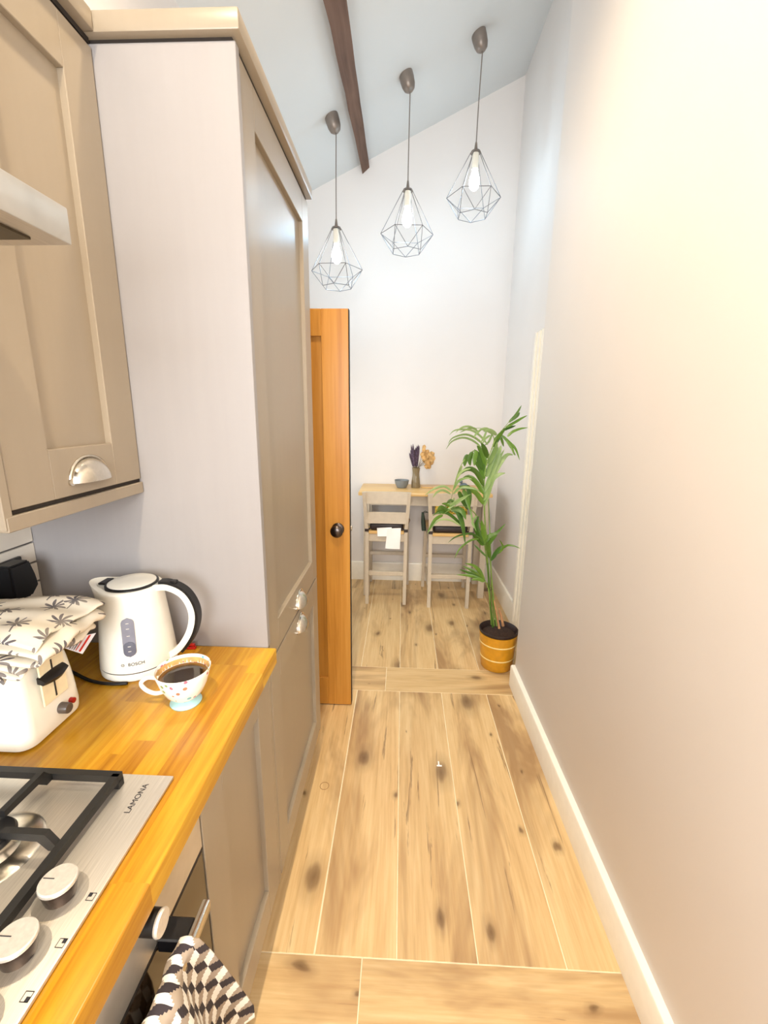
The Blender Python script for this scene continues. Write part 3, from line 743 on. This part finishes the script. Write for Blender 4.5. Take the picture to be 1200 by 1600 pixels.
# ------------------------------------------------------------------ pendant lamps
tq = NT('lamp_glow'); tq.b.inputs['Emission Color'].default_value = (.85, .95, 1, 1); tq.b.inputs['Emission Strength'].default_value = 9; M['bulb'] = tq.out(lin((255, 255, 255)), .3)
M['wire'] = plain('grey_wire', (134, 130, 130), .35, .6)
M['rose'] = plain('pewter_rose', (140, 130, 122), .4, .5)
def pendant(x, zring, xr, lab):
    Y = 3.124; zr = zc(xr)
    t = thing('pendant_lamp', lab, 'pendant lamp', (x, Y, zring-.1), 'geometric pendant lamps in a row')
    nrm = Vector((.4167, 0, -.909)); ax = Vector((.30, 0, -.954)).normalized()
    Mr = Matrix((Vector((-ax.z, 0, ax.x)), Vector((0, 1, 0)), ax)).transposed()
    b = B(); base = Vector((xr, Y, zr+.004))
    lathe(b, [(.040, -.016), (.043, .0), (.043, .03), (.040, .06), (.032, .082), (.018, .094), (0, .097)], 28, base, Mr); part('ceiling_rose', b, M['rose'], t, 60)
    top = base+ax*.094; zcap = zring+.245
    b = B(); tube(b, smooth_path([top, Vector((x+(top.x-x)*.3, Y, zcap+(top.z-zcap)*.5)), Vector((x, Y, zcap+.03))], 6), .0032, 8); part('cord', b, M['rose'], t, 60)
    b = B(); lathe(b, [(.004, .055), (.006, .05), (.010, .02), (.011, .012), (.028, .006), (.033, -.004), (.031, -.004), (0, .002)], 24, (x, Y, zcap)); cap = part('cap', b, M['rose'], t, 60)
    ro = random.Random(int(x*100)).uniform(-.1, .1)
    U = [Vector((x+.168*math.cos(a), Y+.168*math.sin(a), zring)) for a in [ro+k*PI/3 for k in range(6)]]
    Lo = [Vector((x+.098*math.cos(a), Y+.098*math.sin(a), zring-.102)) for a in [ro+(k+.5)*PI/3 for k in range(6)]]
    T = [Vector((x+.031*math.cos(a), Y+.031*math.sin(a), zcap-.002)) for a in [ro+k*PI/3 for k in range(6)]]
    b = B()
    for k in range(6):
        for p, q in ((T[k], U[k]), (U[k], U[(k+1)%6]), (U[k], Lo[k]), (U[k], Lo[k-1]), (Lo[k], Lo[(k+1)%6])): tube(b, [p, q], .0021, 6)
    part('wire_cage', b, M['wire'], t, 60)
    b = B(); lathe(b, [(.0205, 0), (.021, -.07), (.019, -.085), (0, -.085)], 24, (x, Y, zcap-.005)); part('lamp_holder', b, M['white'], t, 60)
    b = B(); lathe(b, [(.013, -.086), (.020, -.105), (.030, -.135), (.033, -.160), (.028, -.184), (.014, -.198), (0, -.201)], 24, (x, Y, zcap-.005)); part('bulb', b, M['bulb'], t, 60)
    l = point('pendant_light', (x, Y, zcap-.235), PENDANT_POWER, PENDANT_COL, .035)
    l.parent = t; l.location = Vector((0, 0, zcap-.235-(zring-.1)))
pendant(-.450, 2.400, -.472, 'wire cage pendant lamp hanging lowest, nearest the tall cabinet')
pendant(.004, 2.610, -.022, 'wire cage pendant lamp hanging in the middle of the row')
pendant(.416, 2.812, .398, 'wire cage pendant lamp hanging highest, nearest the right wall')

# ------------------------------------------------------------------ table and stools
t = thing('bar_table', 'narrow oak-topped table with pale painted legs against the far wall', 'table', (.18, 3.55, 0))
M['stool'] = plain('putty_paint', (205, 192, 172), .45, var=.02)
b = B(); box(b, -.335, .705, 3.335, YF-.003, .862, .888, .003, 2); part('table_top', b, M['tableoak'], t)
b = B(); box(b, -.27, .64, 3.40, 3.42, .775, .8615); part('apron', b, M['stool'], t)
b = B(); box(b, -.27, .64, 3.715, 3.735, .775, .8615); part('apron', b, M['stool'], t)
for x in (-.30, .645):
    b = B(); box(b, x+.012, x+.032, 3.455, 3.70, .775, .8615); part('apron', b, M['stool'], t)
    for y in (3.395, 3.70): b = B(); box(b, x, x+.05, y, y+.05, 0, .8615, .003); part('leg', b, M['stool'], t)
M['seatwood'] = M['tableoak']
M['cushion'] = plain('dark_brown_leather', (44, 34, 34), .45, var=.1, vs=20, bstr=.2)
def stool(cx, y, lab, wt=.366, wb=.298):
    t = thing('bar_stool', lab, 'bar stool', (cx, y+.2, 0), 'bar stools at the narrow table')
    def post(b, x0, y0, z0, x1, y1, z1, s=.026, d=.032):
        vs = []
        for (x, yy, z) in ((x0, y0, z0), (x1, y1, z1)):
            vs += [b.verts.new((x+a*s/2, yy+c*d/2, z)) for a, c in ((-1,-1),(1,-1),(1,1),(-1,1))]
        b.faces.new(vs[:4]); b.faces.new(vs[4:][::-1])
        for i in range(4): b.faces.new((vs[i], vs[4+i], vs[4+(i+1)%4], vs[(i+1)%4]))
    for s_ in (-1, 1):
        b = B(); post(b, cx+s_*wb/2, y, 0, cx+s_*(wb/2+.002), y+.02, .60); post(b, cx+s_*(wb/2+.002), y+.02, .60, cx+s_*(wt/2-.012), y-.030, .912); part('back_leg', b, M['stool'], t)
        b = B(); post(b, cx+s_*.178, y+.42, 0, cx+s_*.165, y+.395, .575); part('front_leg', b, M['stool'], t)
        b = B(); box(b, cx+s_*.157-.009, cx+s_*.157+.009, y+.035, y+.38, .17, .20, .002); part('side_stretcher', b, M['stool'], t)
    def slat(z0, z1, w0, yo, nm):
        b = B(); rows = []
        for i in range(13):
            a = -1+i/6; x = cx+a*w0; yy = y+yo+.005*(1-a*a)
            rows.append([(x, yy-.009, z0), (x, yy+.009, z0), (x, yy+.009, z1+.0005*(1-a*a)), (x, yy-.009, z1+.0005*(1-a*a))])
        V = grid(b, rows, True); b.faces.new(V[0]); b.faces.new(V[-1][::-1]); part(nm, b, M['stool'], t)
    slat(.822, .914, .168, -.024, 'top_slat'); slat(.664, .752, .156, -.003, 'lower_slat')
    b = B(); box(b, cx-.140, cx+.140, y+.012, y+.032, .515, .578, .002); part('seat_rail', b, M['stool'], t)
    b = B(); box(b, cx-.150, cx+.150, y+.385, y+.405, .515, .578, .002); part('seat_rail', b, M['stool'], t)
    for s_ in (-1, 1): b = B(); box(b, cx+s_*.157-.008, cx+s_*.157+.008, y+.034, y+.38, .520, .576); part('seat_rail', b, M['stool'], t)
    b = B(); box(b, cx-.138, cx+.138, y+.011, y+.0405, .232, .266, .003); part('stretcher', b, M['stool'], t)
    b = B(); box(b, cx-.165, cx+.165, y+.40, y+.42, .275, .305, .003); part('stretcher', b, M['stool'], t)
    b = B(); prism(b, [(cx-.136, y+.004), (cx+.136, y+.004), (cx+.19, y+.42), (cx-.19, y+.42)], 'z', .579, .602)
    part('seat', b, M['seatwood'], t)
    return t
s1 = stool(-.110, 3.250, 'putty painted bar stool with a white paper hanging from its seat')
s2 = stool(.381, 3.212, 'putty painted bar stool standing behind the palm')
def seat_cushion(cx, y, lab):
    t = thing('seat_cushion', lab, 'cushion', (cx, y+.2, .603), 'dark cushions on the bar stools')
    b = B(); box(b, cx-.130, cx+.130, y+.008, y+.40, .6035, .662, .02, 4); part('pad', b, M['cushion'], t, 60)
    for s_ in (-1, 1):
        b = B(); xx = cx+s_*.151
        box(b, xx-.0155, xx+.0155, y-.0015, y+.0020, .596, .618)
        box(b, xx+s_*.0142-.0014, xx+s_*.0142+.0014, y, y+.04, .596, .618)
        box(b, min(cx+s_*.128, xx), max(cx+s_*.128, xx), y+.036, y+.040, .598, .616)
        part('tie', b, M['cushion'], t)
seat_cushion(-.110, 3.250, 'dark brown seat cushion tied to the stool with the white paper')
seat_cushion(.381, 3.212, 'dark brown seat cushion tied to the stool behind the palm')
# white papers hanging over the seat edge of the first stool
t = thing('hanging_paper', 'two overlapping white paper sheets hanging at the back of the stool', 'paper', (-.06, 3.235, .49))
M['paper'] = plain('white_paper', (255, 254, 252), .7, var=.005)
def sheet(pts, nm, yo):
    b = B(); A = [at(u, v, 3.238+yo) for u, v in pts]; n = 6; rows = []
    for i in range(n+1):
        q = i/n; rows.append([(A[0].lerp(A[3], q)).lerp(A[1].lerp(A[2], q), k/n)+Vector((0, .003*math.sin(q*3+k*.5), 0)) for k in range(n+1)])
    grid(b, rows); bmesh.ops.recalc_face_normals(b, faces=b.faces); bmesh.ops.solidify(b, geom=b.faces[:], thickness=.0008); part(nm, b, M['paper'], t, 60)
sheet([(589, 825), (612, 824), (612, 838), (590, 838)], 'paper_sheet', 0)
sheet([(605, 826), (626.5, 825), (624.5, 858), (602, 857)], 'paper_sheet', -.006)
# cushion with yellow print standing on the second stool and bag at its side
tq = NT('yellow_print'); v = tq.obj(); f = tq.noise(v, 26, 3, .6); 
M['yellow'] = tq.out(tq.ramp(f, [(.40, (90, 84, 30)), (.47, (226, 178, 52)), (.56, (238, 204, 96)), (.64, (250, 232, 170))]), .85)
t = thing('scatter_cushion', 'yellow patterned cushion propped on the bar stool behind the palm', 'cushion', (.381, 3.30, .665))
b = B(); rows = []; n = 14
for sgn in (1, -1):
    rows = []
    for i in range(n+1):
        r = []
        for k in range(n+1):
            a, c_ = -1+2*i/n, -1+2*k/n
            th = .05*max(0, (1-a**4)*(1-c_**4))**.5
            r.append((.385+.128*c_*(1-.06*(1-a*a)), 3.268+sgn*th+.05*(a+1)/2, (.768)+.097*a*(1-.06*(1-c_*c_))))
        rows.append(r)
    grid(b, rows)
bmesh.ops.remove_doubles(b, verts=b.verts, dist=1e-4); part('cushion_cover', b, M['yellow'], t, 80)
b = B(); tube(b, [(.385+.128*a, 3.268+.05*(c_+1)/2, .768+.097*c_) for a, c_ in [(-1,-1),(0,-.94),(1,-1),(.94,0),(1,1),(0,.94),(-1,1),(-.94,0)]], .003, 6, closed=True); part('piping', b, M['yellow'], t)
M['darkgreen'] = plain('dark_green_cloth', (46, 58, 46), .8, bstr=.3)
t = thing('hanging_bag', 'small dark green cloth bag hanging at the side of the far right stool', 'bag', (.165, 3.29, .62))
b = B(); rows = []
for i in range(8):
    q = i/7; z = .745-.135*q; wd = .016+.016*math.sin(min(1, q*1.3)*PI*.6)
    rows.append([(.168+.012*q+wd*.55*math.cos(a), 3.290+wd*1.5*math.sin(a), z+.004*math.sin(3*a)) for a in [k*2*PI/14 for k in range(14)]])
V_ = grid(b, rows, True); b.faces.new(V_[0]); b.faces.new(V_[-1][::-1]); part('bag_body', b, M['darkgreen'], t, 70)
b = B(); tube(b, smooth_path([(.166, 3.282, .742), (.184, 3.255, .765), (.205, 3.215, .762), (.20, 3.25, .758), (.172, 3.295, .742)], 5), .003, 6); part('strap', b, M['darkgreen'], t)

# things on the table
zt = .8885
M['bowlg'] = plain('grey_stoneware', (128, 134, 138), .35)
b = B(); lathe(b, [(0, 0), (.036, 0), (.040, .004), (.053, .03), (.061, .064), (.0585, .064), (.050, .03), (.036, .007), (0, .006)], 36, (.002, 3.58, zt))
tag(part('bowl', b, M['bowlg'], sm=50), 'small grey stoneware bowl on the table beside the vase', 'bowl')
t = thing('vase', 'smoky brown glass vase of dried flowers on the table', 'vase', (.118, 3.60, zt))
M['smoke'] = NT('smoky_glass').out(lin((160, 142, 108)), .08, 0, spec=.7, Transmission_Weight=.35, IOR=1.45)
b = B(); lathe(b, [(0, 0), (.036, 0), (.0385, .006), (.036, .05), (.029, .10), (.0285, .125), (.034, .165), (.0315, .165), (.0265, .125), (.0270, .10), (.034, .05), (.034, .009), (0, .008)], 32, (.118, 3.60, zt)); part('glass', b, M['smoke'], t, 60)
rr = random.Random(4)
M['lav'] = plain('dried_lavender', (84, 68, 84), .9, var=.25, vs=90, bstr=.5)
M['stalk'] = plain('dry_stalk', (120, 100, 66), .8)
t = thing('dried_lavender', 'bunch of dark dried lavender standing in the vase', 'dried flowers', (.108, 3.60, zt+.012))
for k in range(26):
    a, r = rr.uniform(0, 2*PI), rr.uniform(0, 1)**.5
    foot = Vector((.118+.012*r*math.cos(a), 3.60+.012*r*math.sin(a), zt+.012)); tip = Vector((.100+(.046*r*math.cos(a)), 3.60+.03*r*math.sin(a), zt+rr.uniform(.28, .365)))
    neck = Vector((.112+.017*r*math.cos(a), 3.60+.017*r*math.sin(a), zt+.15))
    p = smooth_path([foot, neck, tip], 6)
    b = B(); tube(b, p[:9], .0012, 5); sp_ = part('stalk', b, M['stalk'], t)
    b = B(); pp = p[7:]; tube(b, pp, [.004+.0030*math.sin(i/(len(pp)-1)*PI)*(1.25 if i % 2 else .85) if i < len(pp)-1 else .001 for i in range(len(pp))], 6); part('flower_spike', b, M['lav'], sp_, 60)
M['husk'] = plain('papery_tan_husk', (214, 172, 112), .75, var=.12, vs=40, bstr=.3)
t = thing('dried_seed_heads', 'papery tan dried flower heads leaning right out of the vase', 'dried flowers', (.128, 3.60, zt+.012))
for k, (dx, dz, r, rot) in enumerate(((.112, .225, .040, .2), (.128, .262, .036, .7), (.092, .275, .034, -.5), (.105, .195, .036, .5), (.138, .228, .032, 1.2), (.062, .325, .026, -.3), (.058, .270, .026, .3), (.084, .240, .034, .1))):
    c_ = Vector((.118+dx*.95, 3.59+rr.uniform(-.03, .02), zt+dz))
    b = B(); tube(b, smooth_path([Vector((.124, 3.60, zt+.012)), Vector((.128+.001*k, 3.60, zt+.16)), c_], 5), .0013, 5); st = part('stalk', b, M['stalk'], t)
    b = B(); n = 18; cv = Matrix.Rotation(rot, 3, 'Z') @ Matrix.Rotation(rr.uniform(-.4, .4), 3, 'X')
    ring = []
    for i in range(4):
        q = (i+1)/4; ring.append([b.verts.new(c_+cv @ Vector((r*q*math.cos(a)*(1 if k != 5 else .6), .010*q*q*math.sin(a*5+k)-.008*(1-q), r*1.2*q*math.sin(a)))) for a in [j*2*PI/n for j in range(n)]])
    ce = b.verts.new(c_+cv @ Vector((0, -.010, 0)))
    for j in range(n): b.faces.new((ce, ring[0][j], ring[0][(j+1)%n]))
    for r0, r1 in zip(ring, ring[1:]):
        for j in range(n): b.faces.new((r0[j], r0[(j+1)%n], r1[(j+1)%n], r1[j]))
    bmesh.ops.recalc_face_normals(b, faces=b.faces); bmesh.ops.solidify(b, geom=b.faces[:], thickness=.0015)
    part('seed_head', b, M['husk'], st, 60)
t = thing('coaster', 'thin pale wooden coaster on the table right of the vase', 'coaster', (.235, 3.64, zt))
b = B(); box(b, .165, .315, 3.585, 3.70, zt, zt+.008, .002, 2); part('board', b, M['tableoak'], t)
b = B(); box(b, .172, .308, 3.592, 3.693, zt+.0081, zt+.0095, .0005); part('inlay', b, plain('pale_inlay', (214, 180, 140), .5), t)
t = thing('figurine', 'small grey blue bird ornament on the table behind the palm', 'ornament', (.50, 3.56, zt))
M['birdgrey'] = plain('grey_blue_glaze', (110, 124, 134), .3)
b = B(); lathe(b, [(0, 0), (.020, .002), (.028, .018), (.025, .036), (.014, .048), (0, .052)], 20, (.51, 3.56, zt), sx=1.3); part('body', b, M['birdgrey'], t, 70)
b = B(); lathe(b, [(0, -.016), (.012, -.010), (.016, 0), (.012, .011), (0, .016)], 16, (.485, 3.56, zt+.060)); hd_ = part('head', b, M['birdgrey'], t, 70)
b = B(); lathe(b, [(.005, 0), (0, .014)], 8, (.472, 3.56, zt+.060), Matrix.Rotation(-PI/2, 3, 'Y')); part('beak', b, M['stalk'], hd_)

# ------------------------------------------------------------------ radiator on the right wall
t = thing('radiator', 'tall white ribbed vertical radiator on the right wall behind the corner', 'radiator', (.78, 2.5, .12))
b = B(); box(b, .770, .800, 2.222, 2.750, .135, 1.965, .004, 2); part('panel', b, M['trim'], t)
n = 8; pw = (2.745-2.215)/n
for k in range(n):
    y0 = 2.215+k*pw
    b = B(); prism(b, [(.7698, y0+.006), (.7698, y0+pw-.006), (.756, y0+pw-.014), (.753, y0+pw/2), (.756, y0+.014)], 'z', .150, 1.950); part('rib', b, M['trim'], t)
for y in (2.30, 2.66):
    for z in (.4, 1.7): b = B(); box(b, .8001, .8299, y-.015, y+.015, z-.02, z+.02); part('bracket', b, M['trim'], t)
b = B(); tube(b, smooth_path([(.785, 2.720, .134), (.785, 2.722, .09), (.785, 2.724, .0005)], 4), .008, 10); part('pipe', b, M['darkmetal'], t)
b = B(); lathe(b, [(.011, -.02), (.014, -.012), (.014, .012), (.011, .02), (0, .02)], 14, (.785, 2.723, .075)); part('valve', b, M['nickel'], t)

# ------------------------------------------------------------------ potted palm
PX, PY = .598, 2.418
t = thing('plant_pot', 'ochre yellow plant pot with two cream bands by the wall corner', 'plant pot', (PX, PY, .0008))
M['ochre'] = plain('ochre_glaze', (212, 150, 34), .35, var=.05)
M['cream'] = plain('cream_band', (240, 212, 140), .4)
M['brownpl'] = plain('brown_nursery_pot', (44, 28, 24), .45)
def pr(z): return .092+.020*(z/.225)
b = B(); lathe(b, [(0, .0008), (pr(0)-.004, .0008), (pr(0), .006), (pr(.1), .1), (pr(.225), .222), (pr(.225)+.001, .226), (pr(.225)-.006, .226), (pr(.1)-.008, .1), (0, .02)], 44, (PX, PY, 0)); part('pot_body', b, M['ochre'], t, 50)
for z in (.075, .165):
    b = B(); lathe(b, [(pr(z)+.0002, z-.004), (pr(z)+.0022, z-.002), (pr(z)+.0022, z+.003), (pr(z+.005)+.0002, z+.005)], 44, (PX, PY, 0)); part('band', b, M['cream'], t, 60)
b = B(); lathe(b, [(.098, .20), (.104, .228), (.113, .231), (.114, .243), (.110, .245), (.105, .238), (.097, .212), (0, .212)], 44, (PX, PY, 0)); part('inner_pot', b, M['brownpl'], t, 50)
b = B()
for k in range(3): pass
lathe(b, [(.0965, .213), (.07, .219), (.03, .222), (0, .223)], 36, (PX, PY, 0)); part('soil', b, plain('potting_soil', (52, 34, 24), .95, var=.3, vs=120, bstr=.8), t)
P_ = thing('kentia_palm', 'leafy green kentia palm growing in the yellow pot', 'palm', (PX-.02, PY, .224))
def leafmat(nm, c0, c1):
    q = NT(nm); f = q.noise(q.obj((1, 1, 1), 9), 18, 3)
    r = q.n('ObjectInfo').outputs['Random']
    return q.out(q.ramp(q.math('ADD', q.math('MULTIPLY', f, .5), q.math('MULTIPLY', r, .5)), [(.25, c0), (.75, c1)]), .35, Subsurface_Weight=0.0)
M['leaf'] = leafmat('palm_leaf', (50, 88, 22), (98, 134, 44))
M['leafpale'] = leafmat('palm_leaf_pale', (118, 146, 84), (154, 176, 116))
M['stem'] = plain('palm_stem', (120, 146, 66), .45, var=.15, vs=12)
M['drystem'] = plain('dry_palm_sheath', (180, 132, 92), .8, var=.15)
rl = random.Random(21)
def leaflet(parent, pts, wd, yo, mat='leaf'):
    wd = wd*1.3
    """pts: picture-plane way points of one leaflet, standing at depth PY+yo; wd: half width"""
    n = len(pts); dy = rl.uniform(-.05, .05)
    wp = smooth_path([at(u, v, PY+yo+dy*i/(n-1)) for i, (u, v) in enumerate(pts)], 4 if n > 2 else 7)
    k = len(wp); b = B(); L = []
    for i, p in enumerate(wp):
        tn = (wp[min(i+1, k-1)]-wp[max(i-1, 0)]).normalized(); vw = (p-Vector((0, 0, H))).normalized()
        s_ = tn.cross(vw).normalized(); s_ = (s_+vw*rl.uniform(-.1, .1)+vw*.35).normalized()
        q = i/(k-1); hw = wd*(min(1, q*4+.35))*(1-max(0, (q-.45)/.55)**1.7)+.0004
        up_ = s_.cross(tn).normalized()
        L.append([p-s_*hw+up_*hw*.25, p, p+s_*hw+up_*hw*.25])
    grid(b, L)
    return part('leaflet', b, M[mat], parent, 80, norm=False)
def frond(path, leaves, r=.004, mat='leaf'):
    """path: way points (u, v, depth offset) of the rachis"""
    wp = smooth_path([at(u, v, PY+o_) for u, v, o_ in path], 6); b = B()
    tube(b, wp, [r*(1-.7*i/(len(wp)-1)) for i in range(len(wp))], 6)
    f = part('frond', b, M['stem'], P_, 80); ORG[f.name] = ORG[P_.name]; f.location = (0, 0, 0)
    return f
# part() keeps local coordinates relative to P_, so fronds and leaflets share its origin
def L(f, yo, wd, mat, *ls):
    for l in ls: leaflet(f, l, wd, yo, mat)
ROOT = (768, 976, 0)
f = frond([ROOT, (764, 905, 0), (760, 850, -.01), (757, 800, -.02), (756, 765, -.03), (759, 730, -.04), (768, 702, -.05), (778, 682, -.05)], 0, .0055)
L(f, -.04, .0105, 'leaf', [(755, 788), (745, 772), (730, 762), (712, 748)][:3]+[(716, 760)], [(756, 772), (745, 755), (732, 745), (718, 752)], [(756, 760), (744, 738), (730, 733), (714, 745)],
  [(757, 748), (748, 728), (739, 720)], [(758, 738), (750, 715), (741, 702)], [(760, 728), (752, 706), (745, 696)], [(762, 716), (757, 702), (752, 692)])
L(f, -.03, .0105, 'leafpale', [(756, 782), (764, 755), (776, 725), (788, 702)], [(757, 768), (770, 735), (780, 705), (783, 696)], [(758, 776), (772, 740), (790, 712), (802, 711)], [(757, 790), (768, 752), (778, 742), (790, 739)], [(760, 745), (768, 720), (779, 698)], [(763, 725), (772, 706), (777, 690)])
f = frond([(768, 702, -.05), (772, 686, -.05), (764, 673, -.06), (748, 669, -.07), (728, 671, -.08)], 0, .003)
L(f, -.06, .0042, 'leafpale', [(762, 695), (750, 681), (735, 672), (712, 672), (702, 680)], [(757, 697), (745, 686), (728, 679), (708, 684), (700, 694)], [(752, 699), (738, 688), (722, 684), (706, 690), (697, 702)], [(748, 675), (735, 667), (722, 668), (712, 676)], [(745, 671), (735, 669), (718, 676)], [(766, 680), (758, 686), (754, 694)], [(760, 674), (756, 684), (751, 692)], [(770, 676), (764, 690), (757, 696)], [(753, 670), (744, 678), (741, 684)])
L(f, -.06, .008, 'leafpale', [(771, 678), (760, 671), (750, 671)], [(776, 680), (766, 673), (755, 674)])
f = frond([(768, 702, -.05), (777, 682, -.06), (788, 668, -.06), (800, 654, -.06)], 0, .0035)
L(f, -.06, .0055, 'leaf', [(795, 660), (806, 648), (815, 633)], [(797, 658), (808, 650), (812, 644)], [(790, 668), (804, 660), (814, 654), (824, 649)], [(786, 672), (796, 668), (806, 665)], [(793, 682), (800, 675), (812, 670), (825, 668)], [(784, 680), (792, 688), (798, 698), (806, 712)], [(786, 682), (797, 692), (806, 702), (812, 719)], [(782, 682), (785, 690), (787, 698)], [(790, 686), (799, 698), (804, 712)])
L(f, -.05, .008, 'leaf', [(772, 690), (780, 680), (790, 670)], [(770, 698), (778, 686), (786, 676)])
f = frond([(757, 800, .03), (754, 745, .02), (746, 708, 0), (735, 708, -.04), (720, 728, -.07), (710, 757, -.09), (704, 786, -.1)], 0, .0045)
L(f, -.06, .010, 'leaf', [(738, 706), (734, 718), (735, 728)], [(745, 704), (742, 716), (741, 728)], [(731, 710), (727, 720), (726, 729)], [(744, 708), (750, 722), (755, 738)], [(724, 765), (730, 780), (735, 800)], [(731, 758), (734, 775), (733, 797)], [(717, 768), (724, 783), (731, 797)])
L(f, -.08, .0048, 'leafpale', [(722, 728), (716, 742), (711, 756)], [(712, 750), (722, 736), (736, 732)], [(708, 766), (716, 752), (728, 747), (738, 749)], [(706, 768), (694, 760), (678, 764), (664, 774)], [(704, 772), (692, 766), (682, 770), (676, 778)], [(705, 784), (698, 790), (690, 801)], [(703, 790), (716, 781), (736, 772)], [(700, 795), (718, 783), (732, 774)], [(708, 772), (720, 762), (740, 763), (752, 770)], [(710, 778), (706, 790), (706, 800)])
f = frond([(760, 860, .02), (752, 822, 0), (740, 800, -.03), (722, 790, -.06), (704, 796, -.08), (692, 804, -.09)], 0, .004)
L(f, -.07, .012, 'leaf', [(704, 793), (716, 800), (723, 820), (727, 850)], [(708, 794), (722, 798), (728, 812)])
L(f, -.08, .007, 'leaf', [(686, 800), (700, 802), (716, 815), (724, 826)], [(692, 805), (680, 812), (668, 832)], [(704, 798), (692, 796), (680, 802)], [(706, 792), (698, 788), (690, 787)], [(700, 800), (690, 792), (683, 797)], [(712, 790), (704, 782), (696, 790)])
L(f, -.08, .0042, 'leafpale', [(720, 822), (704, 813), (684, 814), (666, 836)], [(690, 802), (682, 802), (676, 806)], [(745, 806), (738, 816), (742, 826)], [(735, 795), (738, 812), (744, 830)])
f = frond([(766, 950, .02), (763, 905, .02), (759, 866, 0), (756, 848, -.02)], 0, .005)
L(f, -.04, .013, 'leaf', [(756, 850), (748, 835), (744, 822), (748, 806)], [(757, 852), (756, 835), (752, 812)], [(756, 852), (748, 842), (738, 836)])
L(f, -.05, .009, 'leaf', [(757, 850), (763, 838), (775, 833), (790, 818)], [(765, 872), (763, 855), (760, 846)], [(767, 876), (776, 862), (784, 855), (795, 852)], [(762, 852), (768, 843), (777, 835)])
L(f, -.05, .0042, 'leaf', [(784, 858), (793, 852), (803, 853), (813, 857)], [(776, 866), (786, 856), (780, 843)], [(752, 842), (736, 834), (714, 838), (700, 848)], [(748, 842), (734, 845), (718, 858), (710, 873)], [(760, 870), (748, 858), (740, 850)])
f = frond([(767, 960, -.02), (764, 925, -.04), (757, 906, -.06), (745, 896, -.08)], 0, .0042)
L(f, -.08, .0075, 'leaf', [(758, 908), (745, 896), (735, 890), (722, 884)], [(757, 909), (742, 902), (730, 899), (713, 898)], [(757, 906), (748, 892), (740, 884), (726, 880)], [(757, 908), (744, 899), (730, 894), (718, 890)], [(756, 909), (748, 905), (736, 906)], [(755, 904), (748, 890), (738, 882)])
for k, (pa, r_, mm) in enumerate((([(772, 978, .02), (768, 915, .02), (766, 850, .02), (764, 800, .03), (762, 770, .03)], .0048, 'stem'), ([(776, 978, 0), (770, 925, 0), (766, 880, 0), (764, 862, 0)], .0055, 'stem'), ([(770, 980, -.03), (765, 930, -.03), (762, 880, -.03)], .006, 'leaf'), ([(778, 976, .02), (772, 945, .02), (768, 918, .02)], .007, 'stem'))):
    b = B(); wp = smooth_path([at(u, v, PY+o_) for u, v, o_ in pa], 5); tube(b, wp, [r_*(1-.5*i/(len(wp)-1)) for i in range(len(wp))], 7); part('stem', b, M[mm], P_, 80)
for pa, r_ in (([(786, 978, -.01), (783, 962, -.01), (779, 950, -.01)], .009), ([(780, 982, -.03), (777, 965, -.02), (772, 938, -.02)], .008)):
    b = B(); wp = smooth_path([at(u, v, PY+o_) for u, v, o_ in pa], 5); tube(b, wp, [r_*(1-.6*i/(len(wp)-1)) for i in range(len(wp))], 8); part('dry_sheath', b, M['drystem'], P_, 80)
b = B(); c_ = at(765, 920, PY); tube(b, [c_+Vector((.014*math.cos(a), .014*math.sin(a), .002*math.sin(a))) for a in [k*PI/8 for k in range(16)]], .002, 6, closed=True); part('tie', b, M['brownpl'], P_)

# ------------------------------------------------------------------ scraps and marks on the floor
b = B(); c_ = (.187, 1.613)
box(b, c_[0]-.010, c_[0]+.012, c_[1]-.004, c_[1]+.003, .0008, .004, .001); box(b, c_[0]-.004, c_[0]+.002, c_[1]+.003, c_[1]+.024, .0008, .004, .001)
tag(part('plastic_scrap', b, M['paper']), 'tiny white plastic scrap lying in the middle of the floor', 'scrap')
b = B(); tube(b, [(-.292+.018*math.cos(k*PI/16), 1.484+.018*math.sin(k*PI/16), .0008) for k in range(32)], .0008, 5, closed=True)
o = part('ring_mark', b, plain('brown_ring_stain', (150, 106, 62), .6), FLOOR)
